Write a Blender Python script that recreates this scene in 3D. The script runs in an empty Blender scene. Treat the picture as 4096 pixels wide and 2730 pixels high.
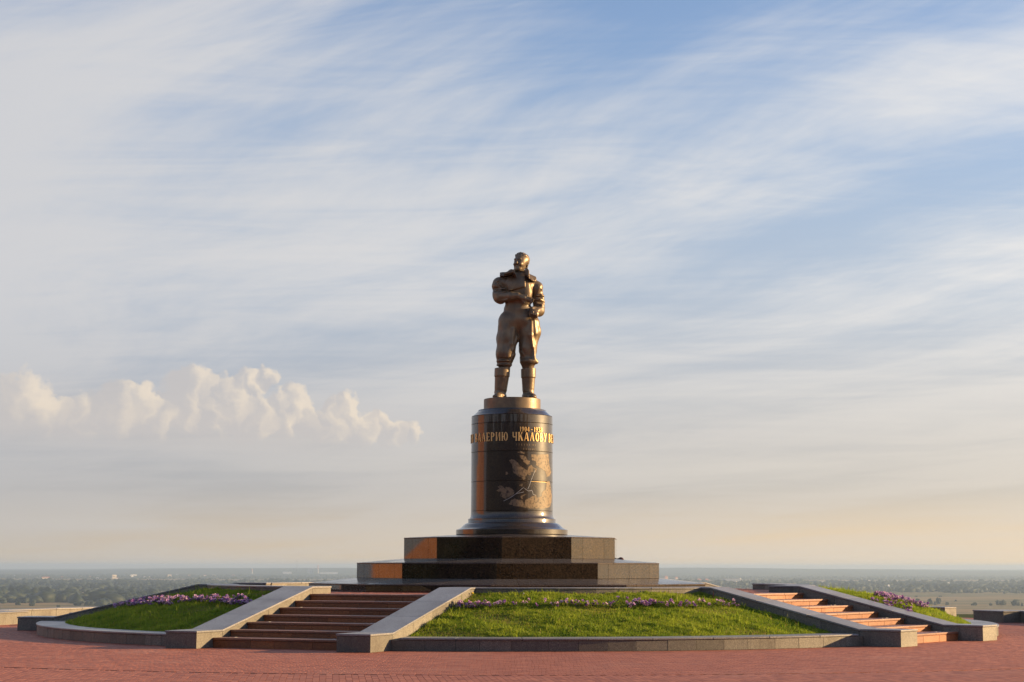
import bpy, bmesh, math, random
import numpy as np
from mathutils import Matrix, Vector
scene = bpy.context.scene
COL = scene.collection
rad = math.radians

# ------------------------------------------------------------------ camera
cam_d = bpy.data.cameras.new('camera')
cam = bpy.data.objects.new('camera', cam_d); COL.objects.link(cam)
cam_d.sensor_width = 36.0
cam_d.lens = 6885.0 / 4096.0 * 36.0
cam_d.clip_start = 0.1
cam_d.clip_end = 120000.0
cam.location = (0.0266, -47.364, 1.70)
cam.rotation_euler = (Matrix.Rotation(rad(90) + 0.1302, 3, 'X') @ Matrix.Rotation(0.0015, 3, 'Z')).to_euler()
scene.camera = cam

# ------------------------------------------------------------------ light
SUN_BEHIND, SUN_ELEV = 5.0, 11.5            # degrees: sun stands to the right, a little behind the monument
sd = Vector((math.cos(rad(SUN_BEHIND)) * math.cos(rad(SUN_ELEV)), math.sin(rad(SUN_BEHIND)) * math.cos(rad(SUN_ELEV)), math.sin(rad(SUN_ELEV))))
sun_d = bpy.data.lights.new('sun', 'SUN'); sun = bpy.data.objects.new('sun', sun_d); COL.objects.link(sun)
sun_d.energy = 5.0; sun_d.angle = rad(0.6); sun_d.color = (1.0, 0.68, 0.34)
sun.rotation_euler = sd.to_track_quat('Z', 'Y').to_euler()
sun.location = (60, 10, 40)
scene.view_settings.view_transform = 'Standard'
scene.view_settings.look = 'None'
scene.view_settings.exposure = 1.0
scene.view_settings.gamma = 1.0
scene.view_settings.use_curve_mapping = False

# node helper ------------------------------------------------------------
class NT:
    def __init__(s, tree):
        s.t = tree; s.n = tree.nodes; s.l = tree.links
    def new(s, kind, **kw):
        n = s.n.new(kind)
        for k, v in kw.items():
            if k.startswith('i_'):
                key = k[2:].replace('_', ' ')
                n.inputs[key].default_value = v
            else: setattr(n, k, v)
        return n
    def link(s, a, b): s.l.new(a, b)
    def val(s, x, sock):
        if isinstance(x, (int, float)): sock.default_value = x
        elif isinstance(x, (tuple, list)): sock.default_value = x
        else: s.link(x, sock)
    def math(s, op, a, b=None, c=None, clamp=False):
        n = s.n.new('ShaderNodeMath'); n.operation = op; n.use_clamp = clamp
        s.val(a, n.inputs[0])
        if b is not None: s.val(b, n.inputs[1])
        if c is not None: s.val(c, n.inputs[2])
        return n.outputs[0]
    def vmath(s, op, a, b=None):
        n = s.n.new('ShaderNodeVectorMath'); n.operation = op
        s.val(a, n.inputs[0])
        if b is not None: s.val(b, n.inputs[1])
        return n.outputs['Value'] if op in ('DOT_PRODUCT', 'LENGTH', 'DISTANCE') else n.outputs[0]
    def mix(s, f, a, b, mode='MIX'):
        n = s.n.new('ShaderNodeMix'); n.data_type = 'RGBA'; n.blend_type = mode
        s.val(f, n.inputs[0]); s.val(a if not (isinstance(a, tuple) and len(a) == 3) else a + (1,), n.inputs[6]); s.val(b if not (isinstance(b, tuple) and len(b) == 3) else b + (1,), n.inputs[7])
        return n.outputs[2]
    def sstep(s, x, lo, hi):
        n = s.n.new('ShaderNodeMapRange'); n.interpolation_type = 'SMOOTHSTEP'
        s.val(x, n.inputs[0]); n.inputs[1].default_value = lo; n.inputs[2].default_value = hi
        return n.outputs[0]
    def lin(s, x, lo, hi, a=0.0, b=1.0):
        n = s.n.new('ShaderNodeMapRange'); s.val(x, n.inputs[0])
        for i, v in zip((1, 2, 3, 4), (lo, hi, a, b)): n.inputs[i].default_value = v
        return n.outputs[0]
    def noise(s, vec, scale, detail=4.0, rough=0.55, dist=0.0, dim='3D'):
        n = s.n.new('ShaderNodeTexNoise'); n.noise_dimensions = dim
        if vec is not None: s.link(vec, n.inputs['Vector'])
        n.inputs['Scale'].default_value = scale; n.inputs['Detail'].default_value = detail
        n.inputs['Roughness'].default_value = rough; n.inputs['Distortion'].default_value = dist
        return n.outputs['Fac']
    def comb(s, x, y, z):
        n = s.n.new('ShaderNodeCombineXYZ')
        for k, v in enumerate((x, y, z)): s.val(v, n.inputs[k])
        return n.outputs[0]

# ------------------------------------------------------------------ sky
world = bpy.data.worlds.new('World'); scene.world = world; world.use_nodes = True
w = NT(world.node_tree); w.n.clear()
out = w.new('ShaderNodeOutputWorld'); bg = w.new('ShaderNodeBackground')
w.link(bg.outputs[0], out.inputs[0])
sky = w.new('ShaderNodeTexSky', sky_type='NISHITA', sun_disc=False)
sky.sun_elevation = rad(SUN_ELEV); sky.sun_rotation = rad(90.0 - SUN_BEHIND)
sky.altitude = 150.0; sky.air_density = 1.2; sky.dust_density = 0.4; sky.ozone_density = 2.5
SKY_STRENGTH = 0.15
tc = w.new('ShaderNodeTexCoord'); D = w.vmath('NORMALIZE', tc.outputs['Generated'])
sp = w.new('ShaderNodeSeparateXYZ'); w.link(D, sp.inputs[0])
dx, dy, dz = sp.outputs
el = w.math('MAXIMUM', dz, 0.0)
# cirrus sheet: direction projected on a flat layer, so the streaks run together towards the far left
inv = w.math('DIVIDE', 1.0, w.math('ADD', el, 0.07))
px = w.math('MULTIPLY', dx, inv); py = w.math('MULTIPLY', dy, inv)
A = rad(-33.0)
ca, sa = math.cos(A), math.sin(A)
along = w.math('ADD', w.math('MULTIPLY', px, sa), w.math('MULTIPLY', py, ca))
across = w.math('SUBTRACT', w.math('MULTIPLY', px, ca), w.math('MULTIPLY', py, sa))
SEED = 6.8
def n2(x, fx, y, fy, off, detail, rough, dist=0.0):
    v = w.comb(w.math('MULTIPLY_ADD', x, fx, off), w.math('MULTIPLY_ADD', y, fy, off * 1.7), 0.0)
    return w.noise(v, 1.0, detail, rough, dist, dim='2D')
warp = n2(along, 0.35, across, 0.6, SEED * 3.3, 1.0, 0.5)
across2 = w.math('MULTIPLY_ADD', w.math('SUBTRACT', warp, 0.5), 1.0, across)
bands = n2(along, 0.26, across2, 0.80, SEED, 2.0, 0.45)
fibre = n2(along, 0.75, across2, 2.6, SEED + 14.0, 5.0, 0.66)
skew = w.math('MULTIPLY_ADD', along, 0.9, across2)
wisp = n2(along, 1.7, skew, 2.2, SEED + 28.0, 5.0, 0.6, 0.4)
cover = w.math('ADD', w.math('MULTIPLY', bands, 1.10), w.math('ADD', w.math('MULTIPLY', fibre, 0.46), w.math('MULTIPLY', wisp, 0.44)))
# the layer thins out overhead and thickens towards the horizon
cover = w.math('ADD', cover, w.lin(el, 0.10, 0.36, 0.05, -0.12))
cirrus = w.sstep(cover, 0.70, 1.22)
sunang = w.vmath('DOT_PRODUCT', D, tuple(sd))
warm = w.sstep(sunang, -0.35, 0.75)
lowness = w.sstep(el, 0.17, 0.0)
verylow = w.sstep(el, 0.050, 0.0)
cloud_col = w.mix(lowness, w.mix(warm, (0.475, 0.47, 0.48), (0.70, 0.678, 0.648)), w.mix(warm, (0.41, 0.395, 0.385), (0.64, 0.555, 0.45)))
sky_col = w.n.new('ShaderNodeVectorMath'); sky_col.operation = 'SCALE'; w.link(w.vmath('MULTIPLY', sky.outputs[0], (1.06, 0.95, 1.06)), sky_col.inputs[0]); sky_col.inputs['Scale'].default_value = SKY_STRENGTH
# thin high haze that greys the clear sky low down
veil_hi = w.mix(warm, (0.285, 0.32, 0.40), (0.43, 0.45, 0.50))
veil_lo = w.mix(warm, (0.305, 0.305, 0.318), (0.55, 0.485, 0.395))
veil_0 = w.mix(warm, (0.42, 0.36, 0.29), (0.82, 0.60, 0.36))
veil_c = w.mix(verylow, w.mix(lowness, veil_hi, veil_lo), veil_0)
strat = n2(px, 0.35, dz, 55.0, 4.2, 2.0, 0.5)
veil_c = w.mix(w.math('MULTIPLY', w.math('SUBTRACT', strat, 0.42, clamp=True), w.math('MULTIPLY', lowness, 1.6)), veil_c, cloud_col)
veil = w.mix(w.math('MULTIPLY', w.sstep(el, 0.33, 0.06), 0.93), sky_col.outputs[0], veil_c)
col = w.mix(w.math('MULTIPLY', cirrus, w.lin(el, 0.0, 0.16, 0.35, 0.9)), veil, cloud_col)
# distant cumulus: a bank of heaped puffs standing on the haze, lit from the sun's side
azn = w.n.new('ShaderNodeMath'); azn.operation = 'ARCTAN2'; w.link(dx, azn.inputs[0]); w.link(dy, azn.inputs[1])
az = azn.outputs[0]
PUFFS = [(-0.2837, 0.0901, 0.016), (-0.2751, 0.0953, 0.0131), (-0.2683, 0.0882, 0.0112), (-0.2878, 0.0844, 0.015), (-0.2779, 0.0824, 0.015), (-0.2255, 0.1, 0.0097), (-0.2208, 0.0932, 0.0131), (-0.2308, 0.0902, 0.0131), (-0.2372, 0.0821, 0.0112), (-0.2172, 0.0848, 0.0141), (-0.2119, 0.0951, 0.0103), (-0.2261, 0.0812, 0.0112), (-0.185, 0.1065, 0.0103), (-0.1791, 0.1015, 0.0097), (-0.1905, 0.099, 0.0131), (-0.1829, 0.0922, 0.0141), (-0.1936, 0.0863, 0.0141), (-0.2024, 0.0804, 0.0084), (-0.1866, 0.0818, 0.0103), (-0.1699, 0.0993, 0.0112), (-0.1619, 0.0995, 0.0103), (-0.1557, 0.1059, 0.0091), (-0.1494, 0.1043, 0.0078), (-0.1402, 0.1073, 0.0067), (-0.1663, 0.089, 0.0141), (-0.173, 0.082, 0.0131), (-0.1594, 0.0914, 0.0094), (-0.1581, 0.0811, 0.0112), (-0.1479, 0.0893, 0.0112), (-0.1365, 0.0946, 0.0078), (-0.1261, 0.0959, 0.0091), (-0.1306, 0.0884, 0.0131), (-0.1213, 0.0896, 0.0103), (-0.1328, 0.0802, 0.0112), (-0.1177, 0.0775, 0.0084), (-0.1049, 0.0788, 0.0091), (-0.1443, 0.0801, 0.0122), (-0.1118, 0.0747, 0.0066), (-0.0952, 0.0957, 0.0078), (-0.1022, 0.091, 0.0084), (-0.094, 0.0887, 0.0084), (-0.098, 0.0817, 0.0084), (-0.0764, 0.0819, 0.0086), (-0.0828, 0.076, 0.0084), (-0.0687, 0.0761, 0.0097), (-0.0594, 0.0773, 0.0078), (-0.0553, 0.0738, 0.0059), (-0.0909, 0.0748, 0.0076), (-0.266, 0.083, 0.016), (-0.248, 0.0815, 0.016), (-0.228, 0.083, 0.016), (-0.205, 0.082, 0.016), (-0.148, 0.08, 0.015), (-0.108, 0.079, 0.014), (-0.088, 0.078, 0.013)]
nz = w.noise(w.comb(az, dz, 0.0), 60.0, 5.0, 0.56, dim='2D'); nz2 = w.noise(w.comb(w.math('ADD', az, 3.0), dz, 0.0), 60.0, 4.0, 0.55, dim='2D')
wa = w.math('MULTIPLY_ADD', w.math('SUBTRACT', nz, 0.5), 0.020, az); wz = w.math('MULTIPLY_ADD', w.math('SUBTRACT', nz2, 0.5), 0.020, dz)
S_ = None; L_ = None
for pa, pz, pr_ in PUFFS:
    u = w.math('MULTIPLY_ADD', wa, 1.0 / pr_, -pa / pr_); v = w.math('MULTIPLY_ADD', wz, 1.0 / pr_, -pz / pr_)
    f = w.math('SUBTRACT', 1.0, w.math('MULTIPLY_ADD', u, u, w.math('MULTIPLY', v, v)), clamp=True)
    g = w.math('MULTIPLY', f, w.math('MULTIPLY_ADD', u, 0.8, w.math('MULTIPLY', v, 0.25)))
    S_ = f if S_ is None else w.math('ADD', S_, f); L_ = g if L_ is None else w.math('ADD', L_, g)
base = w.math('MULTIPLY_ADD', az, -0.0185, 0.0686)
hgt = w.math('SUBTRACT', dz, base)
cmask = w.math('MULTIPLY', w.sstep(S_, 0.08, 0.75), w.sstep(hgt, -0.010, 0.012))
lit = w.sstep(w.math('DIVIDE', L_, w.math('ADD', S_, 0.15)), -0.16, 0.34)
lit = w.math('MULTIPLY', lit, w.lin(nz, 0.3, 0.7, 0.75, 1.1), clamp=True)
ccol = w.mix(lit, (0.43, 0.405, 0.395), (0.68, 0.575, 0.455))
body = w.math('MULTIPLY', w.math('MULTIPLY', w.sstep(hgt, -0.014, 0.004), w.sstep(hgt, 0.036, 0.004)), w.math('MULTIPLY', w.sstep(az, -0.05, -0.13), w.sstep(az, -0.42, -0.30)))
col2 = w.mix(w.math('MULTIPLY', body, 0.42), col, (0.45, 0.415, 0.39))
col2 = w.mix(w.math('MULTIPLY', cmask, 0.70), col2, ccol)
# the cumulus branch is only worked out where the bank stands
inbank = w.math('MULTIPLY', w.math('MULTIPLY', w.math('GREATER_THAN', az, -0.42), w.math('LESS_THAN', az, -0.02)), w.math('MULTIPLY', w.math('GREATER_THAN', dz, 0.05), w.math('LESS_THAN', dz, 0.135)))
bg2 = w.new('ShaderNodeBackground'); mxs = w.new('ShaderNodeMixShader')
w.link(inbank, mxs.inputs[0]); w.link(bg.outputs[0], mxs.inputs[1]); w.link(bg2.outputs[0], mxs.inputs[2]); w.link(mxs.outputs[0], out.inputs[0])
w.link(col2, bg2.inputs[0]); bg2.inputs[1].default_value = 0.67
w.link(col, bg.inputs[0]); bg.inputs[1].default_value = 0.67

# ------------------------------------------------------------------ helpers
RNG = np.random.default_rng(11)
random.seed(11)
def tag(o, label=None, cat=None, group=None, kind=None):
    if label: o['label'] = label
    if cat: o['category'] = cat
    if group: o['group'] = group
    if kind: o['kind'] = kind
    return o
def empty(name, loc=(0, 0, 0), rz=0.0):
    o = bpy.data.objects.new(name, None); COL.objects.link(o)
    o.location = loc; o.rotation_euler = (0, 0, rz); o.empty_display_size = 0.2
    return o
def link_mesh(name, me, mat=None, parent=None, loc=None, rz=None):
    if mat is not None and len(me.materials) == 0: me.materials.append(mat)
    o = bpy.data.objects.new(name, me); COL.objects.link(o)
    if parent is not None: o.parent = parent
    if loc is not None: o.location = loc
    if rz is not None: o.rotation_euler = (0, 0, rz)
    return o
def mesh(name, V, F, smooth=False):
    me = bpy.data.meshes.new(name)
    me.from_pydata([tuple(map(float, v)) for v in V], [], F)
    me.update()
    if smooth: me.polygons.foreach_set('use_smooth', [True] * len(me.polygons))
    return me
def np_mesh(name, V, F, attr=None, smooth=False, attr_name='tint'):
    """big mesh from arrays; F (n,3) or (n,4); attr one float per face"""
    V = np.ascontiguousarray(V, np.float32); F = np.ascontiguousarray(F, np.int32)
    me = bpy.data.meshes.new(name); k = F.shape[1]
    me.vertices.add(len(V)); me.vertices.foreach_set('co', V.ravel())
    me.loops.add(F.size); me.loops.foreach_set('vertex_index', F.ravel())
    me.polygons.add(len(F)); me.polygons.foreach_set('loop_start', np.arange(0, F.size, k, dtype=np.int32))
    if attr is not None:
        a = me.attributes.new(attr_name, 'FLOAT', 'FACE'); a.data.foreach_set('value', np.ascontiguousarray(attr, np.float32))
    me.polygons.foreach_set('use_smooth', np.full(len(F), bool(smooth)))
    me.update(calc_edges=True); me.validate()
    return me
HEX = [(0, 3, 2, 1), (4, 5, 6, 7), (0, 1, 5, 4), (1, 2, 6, 5), (2, 3, 7, 6), (3, 0, 4, 7)]
def bevel_mesh(name, V, F, w=0.006, seg=1, smooth=False):
    bm = bmesh.new(); vs = [bm.verts.new(tuple(map(float, v))) for v in V]
    for f in F: bm.faces.new([vs[i] for i in f])
    bmesh.ops.recalc_face_normals(bm, faces=bm.faces)
    if w > 0:
        ed = [e for e in bm.edges if len(e.link_faces) == 2 and e.calc_face_angle(0) > 0.3]
        bmesh.ops.bevel(bm, geom=ed, offset=w, segments=seg, affect='EDGES', profile=0.6, clamp_overlap=True)
    me = bpy.data.meshes.new(name); bm.to_mesh(me); bm.free()
    return me
def hexa(name, bottom, top, mat, parent=None, w=0.006, seg=1):
    """block from 4 bottom and 4 top corners (ccw seen from above)"""
    return link_mesh(name, bevel_mesh(name, list(bottom) + list(top), HEX, w, seg), mat, parent)
def box(name, x0, x1, y0, y1, z0, z1, mat, parent=None, w=0.006, seg=1):
    b = [(x0, y0), (x1, y0), (x1, y1), (x0, y1)]
    return hexa(name, [p + (z0,) for p in b], [p + (z1,) for p in b], mat, parent, w, seg)
def arc_block(name, r0, r1, a0, a1, z0, z1, mat, parent=None, n=3, w=0.006, z0i=None, z1i=None):
    """curved block between radii and azimuths (az measured from -Y towards +X)"""
    V = []; F = []
    for k in range(n + 1):
        a = a0 + (a1 - a0) * k / n; s, c = math.sin(a), -math.cos(a)
        V += [(r0 * s, r0 * c, z0 if z0i is None else z0i), (r1 * s, r1 * c, z0), (r1 * s, r1 * c, z1), (r0 * s, r0 * c, z1 if z1i is None else z1i)]
    for k in range(n):
        b = 4 * k
        for i in range(4): F.append((b + i, b + (i + 1) % 4, b + 4 + (i + 1) % 4, b + 4 + i))
    F.append((0, 3, 2, 1)); F.append((4 * n, 4 * n + 1, 4 * n + 2, 4 * n + 3))
    return link_mesh(name, bevel_mesh(name, V, F, w), mat, parent)
def copy_tree(o, parent=None):
    c = o.copy(); COL.objects.link(c); c.parent = parent
    for ch in list(o.children): copy_tree(ch, c)
    return c

# ------------------------------------------------------------------ materials
def new_mat(name):
    m = bpy.data.materials.new(name); m.use_nodes = True
    t = NT(m.node_tree); b = t.n['Principled BSDF']
    return m, t, b
def wpos(t):
    g = t.new('ShaderNodeNewGeometry'); return g.outputs['Position']
def orand(t):
    return t.new('ShaderNodeObjectInfo').outputs['Random']
def bump(t, b, h, dist, strength=1.0):
    n = t.new('ShaderNodeBump'); n.inputs['Distance'].default_value = dist; n.inputs['Strength'].default_value = strength
    t.link(h, n.inputs['Height']); t.link(n.outputs[0], b.inputs['Normal'])
def stone(name, dark, light, rough=0.55, fleck=55.0, vary=0.25, stain=0.35, spec=0.5, bmp=0.0015, dirt=(0.10, 0.08, 0.06), coat=0.0, drip=0.0):
    m, t, b = new_mat(name); P = wpos(t)
    n = t.noise(P, fleck, 3.0, 0.7)
    c = t.mix(t.sstep(n, 0.36, 0.66), dark, light)
    # pale and dark crystals
    v = t.new('ShaderNodeTexVoronoi'); v.inputs['Scale'].default_value = fleck * 1.6; t.link(P, v.inputs['Vector'])
    sp_ = t.new('ShaderNodeSeparateColor'); t.link(v.outputs['Color'], sp_.inputs[0])
    c = t.mix(t.math('MULTIPLY', t.sstep(sp_.outputs[0], 0.80, 0.9), 0.55), c, tuple(min(1.0, 1.5 * x) for x in light))
    c = t.mix(t.math('MULTIPLY', t.sstep(sp_.outputs[1], 0.82, 0.9), 0.5), c, tuple(0.45 * x for x in dark))
    # each stone its own tone, weathering in broad patches
    k = t.lin(orand(t), 0.0, 1.0, 1.0 - vary, 1.0 + vary)
    hs = t.new('ShaderNodeHueSaturation'); t.link(c, hs.inputs['Color']); t.link(k, hs.inputs['Value'])
    big = t.noise(P, 1.3, 5.0, 0.65)
    c = t.mix(t.math('MULTIPLY', t.sstep(big, 0.48, 0.75), stain), hs.outputs[0], dirt)
    if drip > 0:        # runs of dirt down the faces
        dr = t.noise(t.vmath('MULTIPLY', P, (9.0, 9.0, 0.7)), 1.0, 4.0, 0.6)
        c = t.mix(t.math('MULTIPLY', t.sstep(dr, 0.52, 0.72), drip), c, dirt)
    t.link(c, b.inputs['Base Color'])
    t.link(t.math('ADD', t.lin(big, 0.3, 0.7, -0.08, 0.10), rough), b.inputs['Roughness'])
    b.inputs['Specular IOR Level'].default_value = spec
    if coat > 0:
        b.inputs['Coat Weight'].default_value = 1.0; b.inputs['Coat Roughness'].default_value = coat
    if bmp > 0: bump(t, b, n, bmp, 0.5)
    return m
GREY = stone('grey_granite', (0.105, 0.094, 0.080), (0.205, 0.186, 0.145), 0.62, stain=0.45, dirt=(0.075, 0.06, 0.045), drip=0.4)
GREYCAP = stone('grey_granite_cap', (0.16, 0.155, 0.155), (0.27, 0.26, 0.25), 0.36, vary=0.15, stain=0.2, bmp=0.0008)
RED = stone('red_granite', (0.21, 0.062, 0.020), (0.34, 0.124, 0.039), 0.6, vary=0.22, stain=0.3)
REDTREAD = stone('red_granite_tread', (0.20, 0.075, 0.042), (0.31, 0.138, 0.078), 0.42, vary=0.15, stain=0.25, bmp=0.0006)
BLACK = stone('polished_dark_granite', (0.010, 0.007, 0.006), (0.045, 0.028, 0.019), 0.10, fleck=38.0, vary=0.3, stain=0.0, bmp=0.0)
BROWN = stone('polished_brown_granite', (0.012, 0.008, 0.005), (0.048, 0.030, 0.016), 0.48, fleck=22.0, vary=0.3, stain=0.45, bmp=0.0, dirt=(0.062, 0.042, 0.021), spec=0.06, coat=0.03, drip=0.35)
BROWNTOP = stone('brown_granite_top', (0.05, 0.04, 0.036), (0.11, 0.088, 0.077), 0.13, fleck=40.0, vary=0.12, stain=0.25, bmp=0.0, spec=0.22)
MORTAR = stone('pale_mortar', (0.30, 0.24, 0.17), (0.42, 0.35, 0.25), 0.85, fleck=120.0, stain=0.3)
ETCH_ = stone('etched_stone', (0.26, 0.175, 0.115), (0.42, 0.30, 0.20), 0.62, fleck=60.0, vary=0.06, stain=0.15, bmp=0.001)
def etched():
    m, t, b = new_mat('etched_stone'); P = wpos(t)
    n = t.noise(P, 13.0, 6.0, 0.70); l = t.noise(t.vmath('MULTIPLY', P, (30.0, 30.0, 9.0)), 1.0, 3.0, 0.6)
    k = t.math('MULTIPLY', t.sstep(n, 0.36, 0.52), t.lin(l, 0.3, 0.6, 0.65, 1.0))
    t.link(t.mix(k, (0.035, 0.024, 0.016), t.mix(t.noise(P, 60.0, 3.0), (0.17, 0.115, 0.062), (0.30, 0.21, 0.118))), b.inputs['Base Color'])
    b.inputs['Roughness'].default_value = 0.55; b.inputs['Specular IOR Level'].default_value = 0.4
    return m
ETCH = etched()
SEALANT = stone('black_sealant', (0.006, 0.006, 0.006), (0.02, 0.02, 0.02), 0.5, stain=0.0)

def paver_mat(name, base_sheet=False):
    m, t, b = new_mat(name); P = wpos(t)
    a = t.new('ShaderNodeAttribute', attribute_name='tint')
    c = t.mix(a.outputs['Fac'], (0.26, 0.064, 0.033), (0.45, 0.142, 0.074))
    big = t.noise(P, 0.45, 5.0, 0.6)
    c = t.mix(t.sstep(big, 0.52, 0.72), c, t.mix(a.outputs['Fac'], (0.31, 0.102, 0.060), (0.46, 0.172, 0.102)))
    wear = t.noise(t.vmath('MULTIPLY', P, (0.9, 2.2, 1.0)), 0.8, 6.0, 0.68)
    c = t.mix(t.math('MULTIPLY', t.sstep(wear, 0.55, 0.74), 0.45), c, (0.16, 0.065, 0.052))
    c = t.mix(t.math('MULTIPLY', t.sstep(wear, 0.42, 0.28), 0.35), c, (0.46, 0.24, 0.18))
    n = t.noise(P, 90.0, 3.0, 0.7)
    c = t.mix(t.math('MULTIPLY', t.sstep(n, 0.45, 0.75), 0.35), c, (0.17, 0.075, 0.055))
    # worn white paint: only pavers whose paint attribute is set
    pa = t.new('ShaderNodeAttribute', attribute_name='paint')
    c = t.mix(t.math('MULTIPLY', pa.outputs['Fac'], t.sstep(t.noise(P, 22.0, 4.0, 0.7), 0.42, 0.56)), c, (0.78, 0.75, 0.70))
    t.link(c, b.inputs['Base Color']); b.inputs['Roughness'].default_value = 0.72
    bump(t, b, n, 0.0006, 0.4)
    return m
PAVER = paver_mat('red_paver')
def sheet_mat():
    m, t, b = new_mat('red_paving_sheet'); P = wpos(t)
    s_ = t.new('ShaderNodeSeparateXYZ'); t.link(P, s_.inputs[0])
    r = t.math('SQRT', t.math('ADD', t.math('MULTIPLY', s_.outputs[0], s_.outputs[0]), t.math('MULTIPLY', s_.outputs[1], s_.outputs[1])))
    br = t.new('ShaderNodeTexBrick'); t.link(P, br.inputs['Vector'])
    br.inputs['Scale'].default_value = 1.0; br.inputs['Brick Width'].default_value = 0.1; br.inputs['Row Height'].default_value = 0.2; br.inputs['Mortar Size'].default_value = 0.004
    br.inputs['Color1'].default_value = (0.28, 0.085, 0.06, 1); br.inputs['Color2'].default_value = (0.37, 0.125, 0.088, 1); br.inputs['Mortar'].default_value = (0.10, 0.05, 0.04, 1)
    big = t.noise(P, 0.45, 5.0, 0.6)
    t.link(t.mix(t.math('MULTIPLY', t.sstep(big, 0.45, 0.7), 0.3), br.outputs[0], (0.33, 0.17, 0.13)), b.inputs['Base Color']); b.inputs['Roughness'].default_value = 0.75
    return m
SHEET = sheet_mat()
JOINT = stone('paving_joint_sand', (0.055, 0.024, 0.018), (0.09, 0.04, 0.03), 0.95, fleck=150.0)

def leaf_mat(name, c0, c1, trans=0.3, attr='tint', rough=0.6):
    m, t, b = new_mat(name)
    a = t.new('ShaderNodeAttribute', attribute_name=attr)
    P = wpos(t); big = t.noise(P, 1.6, 4.0, 0.6)
    f = t.math('ADD', t.math('MULTIPLY', a.outputs['Fac'], 0.7), t.lin(big, 0.3, 0.7, -0.1, 0.4), clamp=True)
    c = t.mix(f, c0, c1)
    c = t.mix(t.math('GREATER_THAN', a.outputs['Fac'], 1.2), c, (0.34, 0.25, 0.10))
    t.link(c, b.inputs['Base Color']); b.inputs['Roughness'].default_value = rough; b.inputs['Specular IOR Level'].default_value = 0.25
    tr = t.new('ShaderNodeBsdfTranslucent'); t.link(c, tr.inputs[0])
    mx = t.new('ShaderNodeMixShader'); mx.inputs[0].default_value = trans
    o = t.n['Material Output']; t.link(b.outputs[0], mx.inputs[1]); t.link(tr.outputs[0], mx.inputs[2]); t.link(mx.outputs[0], o.inputs[0])
    return m
GRASS = leaf_mat('grass_blades', (0.11, 0.21, 0.012), (0.46, 0.52, 0.05), 0.48)
WOOD = leaf_mat('distant_foliage', (0.008, 0.018, 0.007), (0.030, 0.040, 0.015), 0.05)
SOIL = stone('bed_soil', (0.030, 0.035, 0.012), (0.07, 0.065, 0.03), 0.95, fleck=30.0)
LEAFG = leaf_mat('petunia_leaf', (0.04, 0.08, 0.012), (0.14, 0.19, 0.035), 0.3)
def plain(name, c, rough=0.6, metal=0.0, vary=0.0, noise=0.0, nscale=8.0, c2=None, spec=0.5):
    m, t, b = new_mat(name); P = wpos(t)
    n = t.noise(P, nscale, 4.0, 0.6)
    col_ = t.mix(t.sstep(n, 0.35, 0.65), c, c2 if c2 else tuple(x * 0.75 for x in c))
    if vary:
        hs = t.new('ShaderNodeHueSaturation'); t.link(col_, hs.inputs['Color']); t.link(t.lin(orand(t), 0, 1, 1 - vary, 1 + vary), hs.inputs['Value']); col_ = hs.outputs[0]
    t.link(col_, b.inputs['Base Color']); b.inputs['Roughness'].default_value = rough; b.inputs['Metallic'].default_value = metal; b.inputs['Specular IOR Level'].default_value = spec
    if noise: bump(t, b, n, noise, 0.6)
    return m
def bronze():
    m, t, b = new_mat('patinated_bronze'); P = wpos(t)
    n = t.noise(P, 3.0, 6.0, 0.65); f = t.noise(P, 26.0, 4.0, 0.6)
    # streaks that run down the metal
    mp = t.vmath('MULTIPLY', P, (7.0, 7.0, 0.9)); st = t.noise(mp, 1.0, 4.0, 0.6)
    c = t.mix(t.sstep(n, 0.30, 0.70), (0.140, 0.100, 0.062), (0.225, 0.160, 0.092))
    c = t.mix(t.math('MULTIPLY', t.sstep(st, 0.5, 0.72), 0.30), c, (0.09, 0.085, 0.07))
    t.link(c, b.inputs['Base Color']); b.inputs['Metallic'].default_value = 0.40
    t.link(t.lin(f, 0.3, 0.7, 0.36, 0.50), b.inputs['Roughness'])
    bump(t, b, f, 0.006, 0.35)
    return m
BRONZE = bronze()
GOLD = plain('gilded_metal', (0.90, 0.60, 0.24), 0.52, 0.35, c2=(0.78, 0.50, 0.18))

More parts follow.
